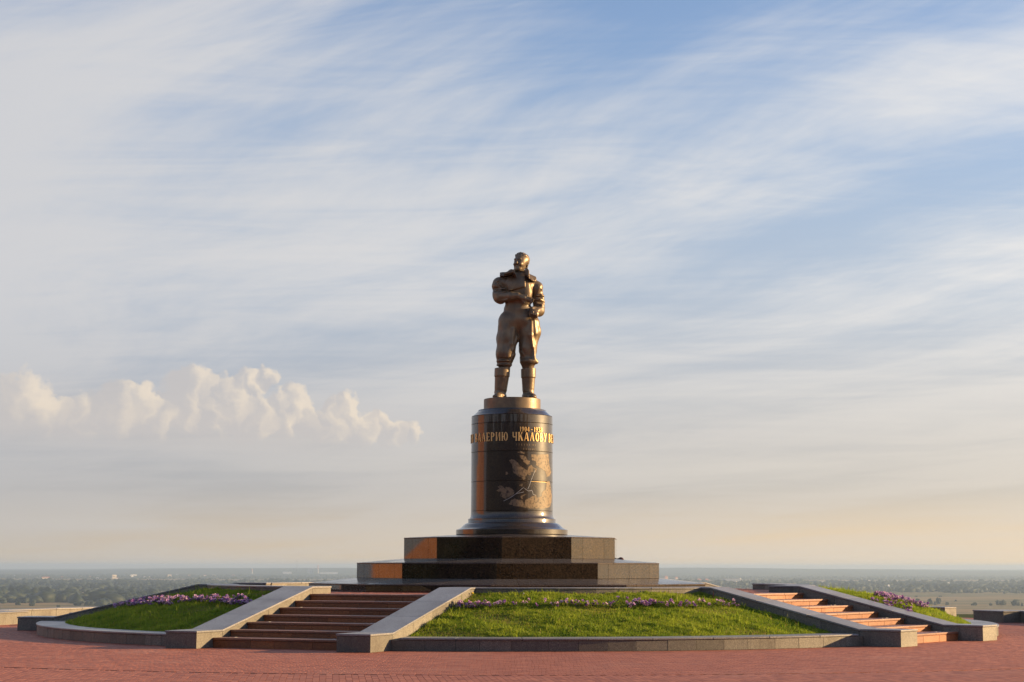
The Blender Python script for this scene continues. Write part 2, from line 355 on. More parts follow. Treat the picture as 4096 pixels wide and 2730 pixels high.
# ------------------------------------------------------------------ terrain
def terrain():
    ys = np.concatenate([np.array([-2500, -800, -300, -150, -80, -30, 0, 15, 19.6]), np.linspace(24, 260, 12), np.geomspace(400, 3000, 8), np.linspace(3200, 12000, 50), np.linspace(12500, 34000, 80)])
    us = np.linspace(-1, 1, 141)
    V = []
    for y in ys:
        hw = max(900.0, 0.55 * y + 700)
        for u in us:
            x = u * hw
            t = min(max((y - 19.7) / 230.0, 0), 1); drop = t * t * (3 - 2 * t) if y > 19.7 else 0
            z = -0.12 - 89.9 * drop
            if y > 3000: z += 0.8 * math.sin(x * 0.003 + y * 0.002) * math.sin(y * 0.0011 - x * 0.0007)
            if y > 15000:
                a = x / y
                k = min((y - 15000) / 8000.0, 1.0); k = k * k * (3 - 2 * k)
                hill = 62 + 9 * math.sin(a * 9 + 0.9) + 5 * math.sin(a * 23 + y * 0.0002) + 2.5 * math.sin(a * 61 + 1) + 1.2 * math.sin(a * 143 + y * 0.001)
                hill -= 26 * max(0.0, (-a - 0.16)) / 0.14 + 12 * max(0.0, a - 0.12) / 0.18
                if y > 26000: k *= 1 - 0.1 * (y - 26000) / 8000
                z += k * hill
            V.append((x, y, z))
    n = len(us); F = []
    for j in range(len(ys) - 1):
        for i in range(n - 1):
            b = j * n + i; F.append((b, b + 1, b + n + 1, b + n))
    m, t, b = new_mat('river_plain')
    P = wpos(t)
    st = t.vmath('MULTIPLY', P, (0.00055, 0.0016, 0.0)); n1 = t.noise(st, 1.0, 5.0, 0.6)
    st2 = t.vmath('MULTIPLY', P, (0.004, 0.016, 0.0)); n2_ = t.noise(st2, 1.0, 5.0, 0.65)
    c = t.mix(t.sstep(n1, 0.40, 0.60), (0.12, 0.105, 0.035), (0.30, 0.195, 0.080))
    c = t.mix(t.math('MULTIPLY', t.sstep(n2_, 0.50, 0.66), 0.7), c, (0.085, 0.085, 0.035))
    c = t.mix(t.math('MULTIPLY', t.sstep(n2_, 0.44, 0.36), 0.5), c, (0.33, 0.25, 0.13))
    s_ = t.new('ShaderNodeSeparateXYZ'); t.link(P, s_.inputs[0])
    c = t.mix(t.sstep(s_.outputs[1], 11500, 14000), c, (0.035, 0.048, 0.018))     # wooded country far out
    c = t.mix(t.sstep(s_.outputs[1], 1200, 300), c, (0.05, 0.07, 0.02))           # the steep bank below the plaza
    t.link(c, b.inputs['Base Color']); b.inputs['Roughness'].default_value = 0.95; b.inputs['Specular IOR Level'].default_value = 0.1
    o = link_mesh('terrain', mesh('terrain', V, F, True), m); tag(o, kind='structure')
terrain()
ZP = -90.1            # level of the river plain

# ------------------------------------------------------------------ measures of the monument (metres)
TH = {'L': rad(-22.75), 'R': rad(50.1), 'A': rad(-95.0), 'D': rad(122.2)}
WO, WI = 2.40, 1.64           # half widths of a stair over and inside its parapets
VF, VKB, VKT, VE = 12.88, 11.89, 8.04, 7.15
HB, HT = 0.3626, 1.2285
VS1, TR, H1, RI = 12.276, 0.6855, 0.2061, 0.142
HP = H1 + 6 * RI              # platform level 1.058
RK, RKI, HK = 12.32, 11.55, 0.262        # outer kerb
RI0, RI1 = 7.45, 8.15                    # inner kerb

# ------------------------------------------------------------------ plaza
def paver_block(cx, cy, ux, uy, L, W, ztop, cham=0.003, dep=0.03):
    """arrays of chamfered pavers: centre, unit long axis, length and width arrays"""
    n = len(cx); hl = L / 2; hw = W / 2
    vx, vy = -uy, ux
    V = np.empty((n, 12, 3), np.float32)
    k = 0
    for lay, (a, z) in enumerate(((0.0, -dep), (0.0, -cham), (cham, 0.0))):
        for sl, sw in ((-1, -1), (1, -1), (1, 1), (-1, 1)):
            l = sl * (hl - a); q = sw * (hw - a)
            V[:, k, 0] = cx + ux * l + vx * q; V[:, k, 1] = cy + uy * l + vy * q; V[:, k, 2] = ztop + z
            k += 1
    base = [(8, 9, 10, 11)]
    for lay in (0, 4):
        for i in range(4): base.append((lay + i, lay + (i + 1) % 4, lay + 4 + (i + 1) % 4, lay + 4 + i))
    base = np.array(base)
    F = (np.arange(n)[:, None, None] * 12 + base[None]).reshape(-1, 4)
    return V.reshape(-1, 3), F, len(base)
def build_plaza():
    # base sheet: a round terrace behind, open paving towards the camera
    pts = [(-70, -110), (70, -110), (70, -8)]
    for k in range(41):
        a = math.pi * (1 - k / 40.0)
        pts.append((-19.3 * math.cos(a), 1.0 + 18.4 * math.sin(a)))
    pts += [(-70, -8)]
    me = bevel_mesh('plaza', [(x, y, -0.012) for x, y in pts], [tuple(range(len(pts)))], 0)
    plaza = link_mesh('plaza', me, SHEET); tag(plaza, kind='structure')
    bed = mesh('paving_bed', [(19.5 * math.sin(a), -19.9 * math.cos(a) if abs(a) < 1.2 else -19.5 * math.cos(a), -0.008) for a in np.linspace(-2.0, 2.0, 90)] + [(0, 0, -0.008)], [(i + 1, i, 90) for i in range(89)])
    link_mesh('paving_bed', bed, JOINT, plaza)
    # ring courses round the monument
    g = 0.005
    CX, CY, UX, UY, LL, WW = [], [], [], [], [], []
    r = 12.25; k = 0
    while r < 19.75:
        n = int(round(2 * math.pi * (r + 0.05) / 0.2)); st = 2 * math.pi / n
        a = np.arange(n) * st + (0.5 * st if k % 2 else 0.0) + 0.13 * math.sin(k * 1.7) * st
        a = (a + math.pi) % (2 * math.pi) - math.pi; a = a[np.abs(a) < 1.98]
        rr = r + 0.05
        CX.append(rr * np.sin(a)); CY.append(-rr * np.cos(a)); UX.append(np.cos(a)); UY.append(np.sin(a))
        LL.append(np.full(len(a), rr * st - 0.009)); WW.append(np.full(len(a), 0.1 - g))
        r += 0.1; k += 1
    cx, cy, ux, uy, L, W = [np.concatenate(q) for q in (CX, CY, UX, UY, LL, WW)]
    z = RNG.normal(0, 0.0003, len(cx)).clip(-0.001, 0.001)
    V, F, nf = paver_block(cx, cy, ux, uy, L, W, z)
    tint = np.repeat((0.5 + 0.30 * RNG.standard_normal(len(cx))).clip(0, 1), nf)
    me = np_mesh('ring_courses', V, F, tint); o = link_mesh('ring_courses', me, PAVER, plaza); tag(o, kind='stuff')
    # straight courses nearer the camera
    ang = rad(-6.0); ax, ay = -math.sin(-ang) * 1.0, math.cos(ang)
    ax, ay = math.sin(ang), math.cos(ang)        # long axis points away, turned a little left
    bx_, by_ = ay, -ax
    cols = np.arange(-125, 125); rows = np.arange(-30, 30)
    I, J = np.meshgrid(cols, rows); I = I.ravel(); J = J.ravel()
    s_ = I * 0.1; q = J * 0.2 + np.where(I % 2 == 0, 0, 0.1)
    X = s_ * bx_ + q * ax; Y = -22.0 + s_ * by_ + q * ay
    R = np.hypot(X, Y); keep = (R > 19.86) & (Y > -25.5) & (np.abs(X) < 10.8) & (Y < -12)
    X, Y = X[keep], Y[keep]; n = len(X)
    z = RNG.normal(0, 0.0003, n).clip(-0.001, 0.001)
    tint = (0.5 + 0.30 * RNG.standard_normal(n)).clip(0, 1)
    paint = ((np.abs(X - 3.45) < 0.36) & (np.abs(Y + 22.0) < 0.32) & (RNG.random(n) < 0.8)).astype(np.float32)
    # the 300 that show largest: the front rows of the picture
    d = np.hypot(X * 0.35 - 0.3, Y + 21.75); order = np.argsort(d); near = order[:300]; rest = order[300:]
    def part(idx):
        V, F, nf = paver_block(X[idx], Y[idx], np.full(len(idx), ax), np.full(len(idx), ay), np.full(len(idx), 0.1965), np.full(len(idx), 0.0955), z[idx], 0.0018)
        return V, F, nf
    V, F, nf = part(rest)
    me = np_mesh('straight_courses', V, F, np.repeat(tint[rest], nf))
    a = me.attributes.new('paint', 'FLOAT', 'FACE'); a.data.foreach_set('value', np.repeat(paint[rest], nf))
    o = link_mesh('straight_courses', me, PAVER, plaza); tag(o, kind='stuff')
    jb = mesh('paving_bed', [(-11, -25.6, -0.0085), (11, -25.6, -0.0085), (11, -16.2, -0.0085), (-11, -16.2, -0.0085)], [(0, 1, 2, 3)])
    link_mesh('paving_bed', jb, JOINT, plaza)
    # a few shared shapes with different tints
    protos = {}
    for i in near:
        key = (int(tint[i] * 5.999), int(paint[i]))
        if key not in protos:
            V, F, nf = paver_block(np.zeros(1), np.zeros(1), np.ones(1) * ax, np.ones(1) * ay, np.ones(1) * 0.1965, np.ones(1) * 0.0955, np.zeros(1), 0.0018)
            me = np_mesh('paver', V, F, np.full(nf, (key[0] + 0.5) / 6)); at = me.attributes.new('paint', 'FLOAT', 'FACE'); at.data.foreach_set('value', np.full(nf, float(key[1]), np.float32))
            protos[key] = me
        link_mesh('paver', protos[key], PAVER, plaza, (X[i], Y[i], z[i]))
    return plaza
PLAZA = build_plaza()

# ------------------------------------------------------------------ mound, platform
def ring_mesh(name, prof, a0, a1, n, mat, parent=None, smooth=True, closed=False):
    V = []; F = []
    m = len(prof)
    for k in range(n + 1):
        a = a0 + (a1 - a0) * k / n
        for r, z in prof: V.append((r * math.sin(a), -r * math.cos(a), z))
    for k in range(n):
        for i in range(m - 1):
            b = k * m + i; F.append((b, b + m, b + m + 1, b + 1))
    return link_mesh(name, mesh(name, V, F, smooth), mat, parent)
BEDS = [('A', 'L'), ('L', 'R'), ('R', 'D')]
BED = {('A', 'L'): (12.42, 11.68, 0.060), ('L', 'R'): (12.22, 11.47, 0.035), ('R', 'D'): (12.76, 12.06, 0.20)}    # kerb radius, lawn radius, how much the lawn bulges
def slope_z(r, ab, fade=1.0):
    ro = BED[ab][1] + 0.05; t = np.clip((ro - np.asarray(r, float)) / (ro - RI1 + 0.02), 0, 1)
    return 0.215 + 0.87 * t + (BED[ab][2] * fade) * np.sin(np.pi * t) ** 0.8
def slope_xy(x, y, ab):
    """height of the lawn: the bulge dies down towards the parapets"""
    d = np.full(np.shape(x), 9.0)
    for key, sgn in ((ab[0], 1), (ab[1], -1)): d = np.minimum(d, (x * math.cos(TH[key]) + y * math.sin(TH[key])) * sgn - WO)
    f = np.clip(d / 0.9, 0, 1); f = f * f * (3 - 2 * f)
    return slope_z(np.hypot(x, y), ab, 0.15 + 0.85 * f)
plat = link_mesh('platform', mesh('platform', [(8.0 * math.sin(a), -8.0 * math.cos(a), HP - 0.008) for a in np.linspace(0, 2 * math.pi, 73)[:-1]], [tuple(range(72))]), JOINT)
tag(plat, kind='structure')
def platform_pavers():
    CX, CY, UX, UY, LL, WW = [], [], [], [], [], []
    r = 5.3; k = 0
    while r < 7.7:
        n = int(round(2 * math.pi * (r + 0.05) / 0.2)); st = 2 * math.pi / n
        a = np.arange(n) * st + (0.5 * st if k % 2 else 0.0)
        rr = r + 0.05
        CX.append(rr * np.sin(a)); CY.append(-rr * np.cos(a)); UX.append(np.cos(a)); UY.append(np.sin(a)); LL.append(np.full(n, rr * st - 0.006)); WW.append(np.full(n, 0.094))
        r += 0.1; k += 1
    cx, cy, ux, uy, L, W = [np.concatenate(q) for q in (CX, CY, UX, UY, LL, WW)]
    z = HP + RNG.normal(0, 0.001, len(cx))
    V, F, nf = paver_block(cx, cy, ux, uy, L, W, z)
    me = np_mesh('platform_courses', V, F, np.repeat((0.55 + 0.2 * RNG.standard_normal(len(cx))).clip(0, 1), nf))
    tag(link_mesh('platform_courses', me, PAVER, plat), kind='stuff')
platform_pavers()

# ------------------------------------------------------------------ stairs
def joints(total, step, jitter, rng):
    n = max(1, int(round(total / step))); c = [i / n for i in range(n + 1)]
    for i in range(1, n): c[i] += (rng.random() - 0.5) * jitter / n
    return [x * total for x in c]
def staircase(th, label):
    rng = random.Random(int(th * 1000))
    st = empty('staircase', (0, 0, 0), th); tag(st, label, 'staircase', 'granite stairs up to the monument')
    g = 0.003
    for i in range(7):
        zt = H1 + i * RI; zb = 0.0 if i == 0 else H1 + (i - 1) * RI
        v = VS1 - i * TR; vb = v - TR - 0.10 if i < 6 else v - 0.75
        step = box('step', -WI + 0.004, WI - 0.004, -v + 0.05, -vb, zb - 0.05, zt - 0.05, MORTAR, st, 0.0)
        js = joints(2 * WI - 0.008, 1.12, 0.35, rng)
        for a, b in zip(js[:-1], js[1:]):     # tread slabs with a small overhang
            box('tread_slab', -WI + 0.004 + a + g, -WI + 0.004 + b - g, -v, -vb, zt - 0.046, zt, REDTREAD, step, 0.007, 2)
        js = joints(2 * WI - 0.008, 0.82, 0.4, rng)
        for a, b in zip(js[:-1], js[1:]):
            box('riser_stone', -WI + 0.004 + a + g, -WI + 0.004 + b - g, -v + 0.018, -v + 0.05, zb - 0.001 if i else 0.0, zt - 0.052, RED, step, 0.003)
        if i % 2 == 0 and i < 6:              # small metal plates let into every second tread
            for uu, ww in ((-1.30, 0.04), (1.22, 0.16), (1.05, 0.035)):
                box('metal_plate', uu, uu + ww, -v + 0.28, -v + 0.40, zt + 0.001, zt + 0.006, STEEL, step, 0.0)
    return st
STEEL = plain('bright_steel', (0.75, 0.75, 0.74), 0.3, 0.6)
def para_z(v):
    if v >= VKB: return HB
    if v <= VKT: return HT
    return HB + (VKB - v) / (VKB - VKT) * (HT - HB)
def parapet(th, side, label):
    """side -1 / +1: the parapet on that side of the stair"""
    rng = random.Random(int(th * 777) + side)
    p = empty('stair_parapet', (0, 0, 0), th); tag(p, label, 'parapet', 'granite parapets beside the stairs')
    u0, u1 = (-WO, -WI) if side < 0 else (WI, WO)
    ct = 0.042; ov = 0.014; g = 0.003
    cuts = [VF, VKB, 10.95, 10.0, 9.02, VKT, VE]
    for a, b in zip(cuts[:-1], cuts[1:]):
        za, zb = para_z(a) - ct - 0.004, para_z(b) - ct - 0.004
        lo = 0.0
        bo = [(u0, -a + g, lo), (u1, -a + g, lo), (u1, -b - g, lo), (u0, -b - g, lo)]
        tp = [(u0, -a + g, za), (u1, -a + g, za), (u1, -b - g, zb), (u0, -b - g, zb)]
        hexa('facing_stone', bo, tp, GREY, p, 0.004)
    cuts = [VF + ov, VKB, 10.6, 9.3, VKT, VE - ov]
    for a, b in zip(cuts[:-1], cuts[1:]):
        za, zb = para_z(a), para_z(b)
        o0, o1 = u0 - ov, u1 + ov
        bo = [(o0, -a + g * .5, za - ct), (o1, -a + g * .5, za - ct), (o1, -b - g * .5, zb - ct), (o0, -b - g * .5, zb - ct)]
        tp = [(o0, -a + g * .5, za), (o1, -a + g * .5, za), (o1, -b - g * .5, zb), (o0, -b - g * .5, zb)]
        hexa('cap_slab', bo, tp, GREYCAP, p, 0.010, 2)
    return p
staircase(TH['L'], 'brown granite steps left of the middle lawn, in shade')
staircase(TH['R'], 'sunlit orange granite steps beyond the right end of the middle lawn')
parapet(TH['L'], -1, 'sloping granite parapet between the dense purple flower bed and the shaded steps')
parapet(TH['L'], 1, 'sloping granite parapet between the shaded steps and the middle lawn')
parapet(TH['R'], -1, 'sloping granite parapet between the middle lawn and the sunlit steps')
parapet(TH['R'], 1, 'sloping granite parapet beyond the sunlit steps, purple flowers hang over it')
parapet(TH['A'], 1, 'dark sloping parapet behind the dense purple flower bed, at the far left')
parapet(TH['A'], -1, 'short dark parapet end behind the lawn edge, left of the black plinth')
parapet(TH['D'], -1, 'low dark parapet end on the platform, above the sunlit steps')
parapet(TH['D'], 1, 'pale parapet sloping away behind the right end of the black plinth')

# ------------------------------------------------------------------ beds: kerbs, soil, grass
def bed_angles(a, b, r):
    k = math.asin((WO + 0.004) / r)
    t0, t1 = TH[a], TH[b]
    return t0 + k, t1 - k
def kerbs():
    lab_o = {('A', 'L'): 'curved low granite kerb below the dense purple flower bed', ('L', 'R'): 'long low granite kerb in front of the middle lawn', ('R', 'D'): 'low granite kerb end behind the block right of the sunlit steps'}
    for ab in BEDS:
        RK, RKI, _ = BED[ab]
        a0, a1 = bed_angles(*ab, RK)
        k = empty('bed_kerb'); tag(k, lab_o[ab], 'kerb', 'granite kerbs of the lawn beds')
        L = (a1 - a0) * RK; n = int(round(L / 0.62)); rng = random.Random(n + int(a0 * 100))
        cs = [a0 + (a1 - a0) * (i + (0 if i in (0, n) else (rng.random() - 0.5) * 0.25)) / n for i in range(n + 1)]
        for p, q in zip(cs[:-1], cs[1:]):
            arc_block('facing_stone', RK - 0.12, RK + rng.uniform(-0.003, 0.003), p + 0.0002, q - 0.0002, 0.0, HK - 0.046, GREY, k, 1, 0.003)
        n = int(round(L / 1.35))
        cs = [a0 + (a1 - a0) * i / n for i in range(n + 1)]
        for p, q in zip(cs[:-1], cs[1:]):
            b0, b1 = bed_angles(*ab, RKI)
            arc_block('cap_slab', RKI, RK + 0.022, max(p, b0) + 0.0003, min(q, b1) - 0.0003, HK - 0.042, HK, GREYCAP, k, 3, 0.009)
    lab_i = {('A', 'L'): 'upper curved kerb rimming the top of the dense flower bed', ('L', 'R'): 'upper kerb along the top edge of the middle lawn', ('R', 'D'): 'upper kerb at the top of the lawn beyond the sunlit steps'}
    for ab in BEDS + [('B', 'A')]:
        if ab == ('B', 'A'): a0, a1 = rad(-158), bed_angles('A', 'L', RI1)[0] - 2 * math.asin((WO + .004) / RI1); lab = 'pale sunlit kerb wall on the platform left of the black plinth'
        else: a0, a1 = bed_angles(*ab, RI1); lab = lab_i[ab]
        k = empty('platform_kerb'); tag(k, lab, 'kerb', 'granite kerbs round the platform')
        n = max(2, int(round((a1 - a0) * RI1 / 0.9)))
        for i in range(n):
            p, q = a0 + (a1 - a0) * i / n, a0 + (a1 - a0) * (i + 1) / n
            arc_block('facing_stone', RI0, RI1, p + 0.0003, q - 0.0003, 0.85, HT - 0.049, GREY, k, 2, 0.004)
        n = max(2, int(round((a1 - a0) * RI1 / 1.5)))
        for i in range(n):
            p, q = a0 + (a1 - a0) * i / n, a0 + (a1 - a0) * (i + 1) / n
            arc_block('cap_slab', RI0 - 0.014, RI1 + 0.016, p + 0.0003, q - 0.0003, HT - 0.045, HT - 0.003, GREYCAP, k, 3, 0.009)
kerbs()
def in_bed(ab, x, y, margin):
    """True where a point lies between the two stair parapets of a bed"""
    ok = np.ones(len(x), bool)
    for key, sgn in ((ab[0], 1), (ab[1], -1)):
        th = TH[key]; u = x * math.cos(th) + y * math.sin(th)
        ok &= (u * sgn > WO + margin)
    return ok
def beds():
    for ab in BEDS:
        RKI = BED[ab][1]
        prof = [(RKI + 0.2, 0.0)] + [(q, float(slope_z(q, ab))) for q in np.linspace(RKI + 0.05, RI1 - 0.02, 9)]
        a0, a1 = bed_angles(*ab, 9.9)
        a0 -= 0.10; a1 += 0.10
        o = ring_mesh('bed_soil', prof, a0, a1, 48, SOIL); tag(o, kind='structure')
        for v in o.data.vertices:          # the soil stops at the parapets
            x_, y_ = v.co.x, v.co.y
            for key, sgn in ((ab[0], 1), (ab[1], -1)):
                th = TH[key]; u_ = x_ * math.cos(th) + y_ * math.sin(th)
                if u_ * sgn < WO + 0.003:
                    dd = (WO + 0.003) * sgn - u_; x_ += dd * math.cos(th); y_ += dd * math.sin(th)
            zz_ = v.co.z if v.co.z < 0.05 else float(slope_xy(np.array([x_]), np.array([y_]), ab)[0])
            v.co = (x_, y_, zz_)
        n = {('A', 'L'): 130000, ('L', 'R'): 180000, ('R', 'D'): 80000}[ab]
        r = np.sqrt(RNG.uniform((RI1 + 0.01) ** 2, (RKI + 0.04) ** 2, n)); a = RNG.uniform(a0, a1, n)
        x = r * np.sin(a); y = -r * np.cos(a); k = in_bed(ab, x, y, 0.012); r, x, y = r[k], x[k], y[k]; n = len(x)
        z = slope_xy(x, y, ab) - 0.004
        # clumps: height and colour follow low-frequency waves
        cl = np.sin(x * 2.3 + 1.1 * np.sin(y * 1.9)) * np.sin(y * 2.9 + 0.7 * np.sin(x * 3.1)) + 0.7 * np.sin(x * 7.1 + y * 3.3) * np.sin(y * 8.3 - x * 2.2)
        h = (0.050 + 0.016 * cl + 0.030 * RNG.random(n) ** 2) ; edge = np.minimum(r - RI1, RKI + 0.04 - r)
        h = np.maximum(h, 0.018) * np.where(RNG.random(n) < 0.012, 2.3, 1.0)
        # tufts of coarser grass and thin, dry places
        tc = RNG.integers(0, n, 150); tuft = np.zeros(n)
        for q in tc:
            m_ = (np.abs(x - x[q]) < 0.12) & (np.abs(y - y[q]) < 0.12)
            tuft[m_] = np.maximum(tuft[m_], np.exp(-((x[m_] - x[q]) ** 2 + (y[m_] - y[q]) ** 2) / 0.0025))
        dry = np.clip(np.sin(x * 1.7 + 2.0 * np.sin(y * 1.1)) * np.sin(y * 2.3 + x * 0.6) * 1.6 - 0.55, 0, 1)
        h = h * (1 + 0.9 * tuft) * (1 - 0.45 * dry)
        wd = RNG.uniform(0.004, 0.008, n) * np.where(h > 0.08, 1.2, 1.0)
        d = RNG.uniform(0, 2 * np.pi, n); ln = RNG.uniform(0.1, 0.75, n) * h; ld = RNG.uniform(0, 2 * np.pi, n)
        cx_, sx_ = np.cos(d) * wd, np.sin(d) * wd; lx, ly = np.cos(ld) * ln, np.sin(ld) * ln
        V = np.empty((n, 5, 3), np.float32)
        V[:, 0] = np.stack([x - cx_, y - sx_, z], 1); V[:, 1] = np.stack([x + cx_, y + sx_, z], 1)
        V[:, 2] = np.stack([x - .7 * cx_ + .3 * lx, y - .7 * sx_ + .3 * ly, z + .6 * h], 1); V[:, 3] = np.stack([x + .7 * cx_ + .3 * lx, y + .7 * sx_ + .3 * ly, z + .6 * h], 1)
        V[:, 4] = np.stack([x + lx, y + ly, z + h * 0.95], 1)
        F = (np.arange(n)[:, None, None] * 5 + np.array([(0, 1, 3), (0, 3, 2), (2, 3, 4)])[None]).reshape(-1, 3)
        tint = (0.48 + 0.16 * cl + 0.22 * RNG.standard_normal(n) - 0.25 * tuft).clip(0, 1)
        tint = np.where((RNG.random(n) < 0.03 + 0.22 * dry), 1.5, tint)
        me = np_mesh('lawn_grass', V.reshape(-1, 3), F, np.repeat(tint, 3))
        lab = {('A', 'L'): 'shaded green lawn sloping below the dense purple flowers', ('L', 'R'): 'sunlit green lawn on the middle sloping bed', ('R', 'D'): 'strip of bright lawn beyond the sunlit steps'}[ab]
        tag(link_mesh('lawn_grass', me, GRASS), lab, 'grass', kind='stuff')
beds()

# ------------------------------------------------------------------ stepped plinth
PH0 = rad(-4.9)
def dec(R, k, dx=0.0):
    a = PH0 + k * math.pi / 5; return Vector((R * math.sin(a) + dx, -R * math.cos(a), 0))
def tier(name, R, z0, z1, Rin, zin, fr, label, dx=0.0):
    t = empty(name); tag(t, label, 'plinth', 'stepped black plinth under the pedestal')
    thick = 0.06; g = 0.0022
    core = [dec(R - 0.035, k, dx) for k in range(10)]
    V = [(p.x, p.y, z0 - 0.02) for p in core] + [(p.x, p.y, z1 - 0.03) for p in core]
    F = [tuple(range(9, -1, -1)), tuple(range(10, 20))] + [(i, (i + 1) % 10, 10 + (i + 1) % 10, 10 + i) for i in range(10)]
    link_mesh('core', mesh('core', V, F), MORTAR, t)
    for k in range(10):
        a, b = dec(R, k, dx), dec(R, k + 1, dx); ai, bi = dec(R - thick, k, dx), dec(R - thick, k + 1, dx)
        for f0, f1 in zip(fr[:-1], fr[1:]):
            L = (b - a).length; e0 = f0 + g / L; e1 = f1 - g / L
            if f0 == 0: e0 = 0
            if f1 == 1: e1 = 1
            q = [a.lerp(b, e0), a.lerp(b, e1), ai.lerp(bi, e1), ai.lerp(bi, e0)]
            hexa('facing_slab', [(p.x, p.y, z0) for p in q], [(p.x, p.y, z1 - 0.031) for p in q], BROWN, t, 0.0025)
        o0, o1 = dec(R + 0.006, k, dx), dec(R + 0.006, k + 1, dx); i0, i1 = dec(Rin, k, dx), dec(Rin, k + 1, dx)
        n = len(fr) - 1 if len(fr) > 4 else 2
        for i in range(n):
            e0, e1 = i / n + (0.001 if i else 0), (i + 1) / n - (0.001 if i < n - 1 else 0)
            A_, B_, C_, D_ = o0.lerp(o1, e0), o0.lerp(o1, e1), i0.lerp(i1, e1), i0.lerp(i1, e0)
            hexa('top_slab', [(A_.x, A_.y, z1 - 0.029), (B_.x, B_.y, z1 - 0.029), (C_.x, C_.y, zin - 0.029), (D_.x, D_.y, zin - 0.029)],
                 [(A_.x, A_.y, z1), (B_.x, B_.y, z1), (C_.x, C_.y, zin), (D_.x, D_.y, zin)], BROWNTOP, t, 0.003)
        # bead of black sealant that wanders along the edge
        V = []; F = []
        for j in range(41):
            e = j / 40; off = 0.13 + 0.035 * math.sin(k * 2.1 + j * 0.35) + 0.02 * math.sin(j * 0.83 + k)
            sl = (zin - z1) / (R - Rin)
            for s_ in (-0.007, 0.007):
                p = o0.lerp(o1, 0.02 + 0.96 * e); c_ = Vector((dx, 0, 0)); d = (p - c_); rr = d.length; d.normalize()
                p = c_ + d * (rr - off + s_)
                V.append((p.x, p.y, z1 + sl * off + 0.007))
        for j in range(40): F.append((2 * j, 2 * j + 2, 2 * j + 3, 2 * j + 1))
        link_mesh('sealant_bead', mesh('sealant_bead', V, F), SEALANT, t)
    return t
PX = 0.03
tier('plinth_slab', 5.50, HP, 1.2554, 4.19, 1.396, [0, .12, .37, .63, .88, 1], 'wide low bottom slab of the black ten-sided plinth')
tier('plinth_tier', 4.23, 1.394, 1.7915, 2.95, 1.902, [0, .167, .5, .833, 1], 'lower tier of the black ten-sided plinth', 0.01)
tier('plinth_tier', 2.98, 1.90, 2.4605, 1.45, 2.556, [0, .26, .745, 1], 'upper tier of the black ten-sided plinth, right under the round pedestal', PX)

# ------------------------------------------------------------------ pedestal
def lathe(name, prof, mat, parent, n=96, smooth=True, sharp=0.5):
    V = []; F = []; m = len(prof)
    for k in range(n):
        a = 2 * math.pi * k / n
        for r, z in prof: V.append((r * math.sin(a), -r * math.cos(a), z))
    for k in range(n):
        for i in range(m - 1):
            b = k * m + i; c = ((k + 1) % n) * m + i
            F.append((b, c, c + 1, b + 1))
    if prof[-1][0] > 0.01: F.append(tuple(k * m + m - 1 for k in range(n)))
    me = mesh(name, V, F, smooth)
    me.set_sharp_from_angle(angle=sharp)
    return link_mesh(name, me, mat, parent)
ped = empty('pedestal', (PX, 0, 2.556)); tag(ped, 'round polished black granite pedestal with gilded lettering and engraved map', 'pedestal')
def zz(prof): return [(r, z - 2.556) for r, z in prof]
RS = 1.123
SHAFT = stone('polished_shaft_granite', (0.012, 0.0085, 0.006), (0.045, 0.030, 0.018), 0.40, fleck=40.0, vary=0.12, stain=0.35, bmp=0.0, dirt=(0.060, 0.043, 0.026), spec=0.3, coat=0.03, drip=0.25)
lathe('base_moulding', zz([(1.525, 2.556), (1.530, 2.562), (1.530, 2.684), (1.522, 2.692), (1.49, 2.700), (1.45, 2.716), (1.40, 2.745), (1.355, 2.785), (1.315, 2.825), (1.275, 2.856), (1.245, 2.868), (1.205, 2.872), (1.205, 2.890), (1.200, 2.900), (1.200, 2.978), (1.192, 2.985), (1.168, 2.990), (1.150, 3.010), (1.136, 3.045), (1.127, 3.095), (1.124, 3.150), (1.123, 3.183)]), SHAFT, ped)
rings = [3.186, 3.981, 4.785, 5.556, 5.782]
for z0, z1 in zip(rings[:-1], rings[1:]):
    lathe('drum', zz([(RS - 0.012, z0 - 0.001), (RS - 0.010, z0 + 0.003), (RS, z0 + 0.009), (RS - 0.002, z1 - 0.009), (RS - 0.012, z1 - 0.003), (RS - 0.014, z1 + 0.001)]), SHAFT, ped)
lathe('top_moulding', zz([(1.112, 5.783), (1.114, 5.79), (1.098, 5.800), (1.060, 5.825), (1.015, 5.868), (0.975, 5.905), (0.950, 5.925), (0.945, 5.950), (0.935, 5.964), (0.80, 5.968)]), SHAFT, ped)

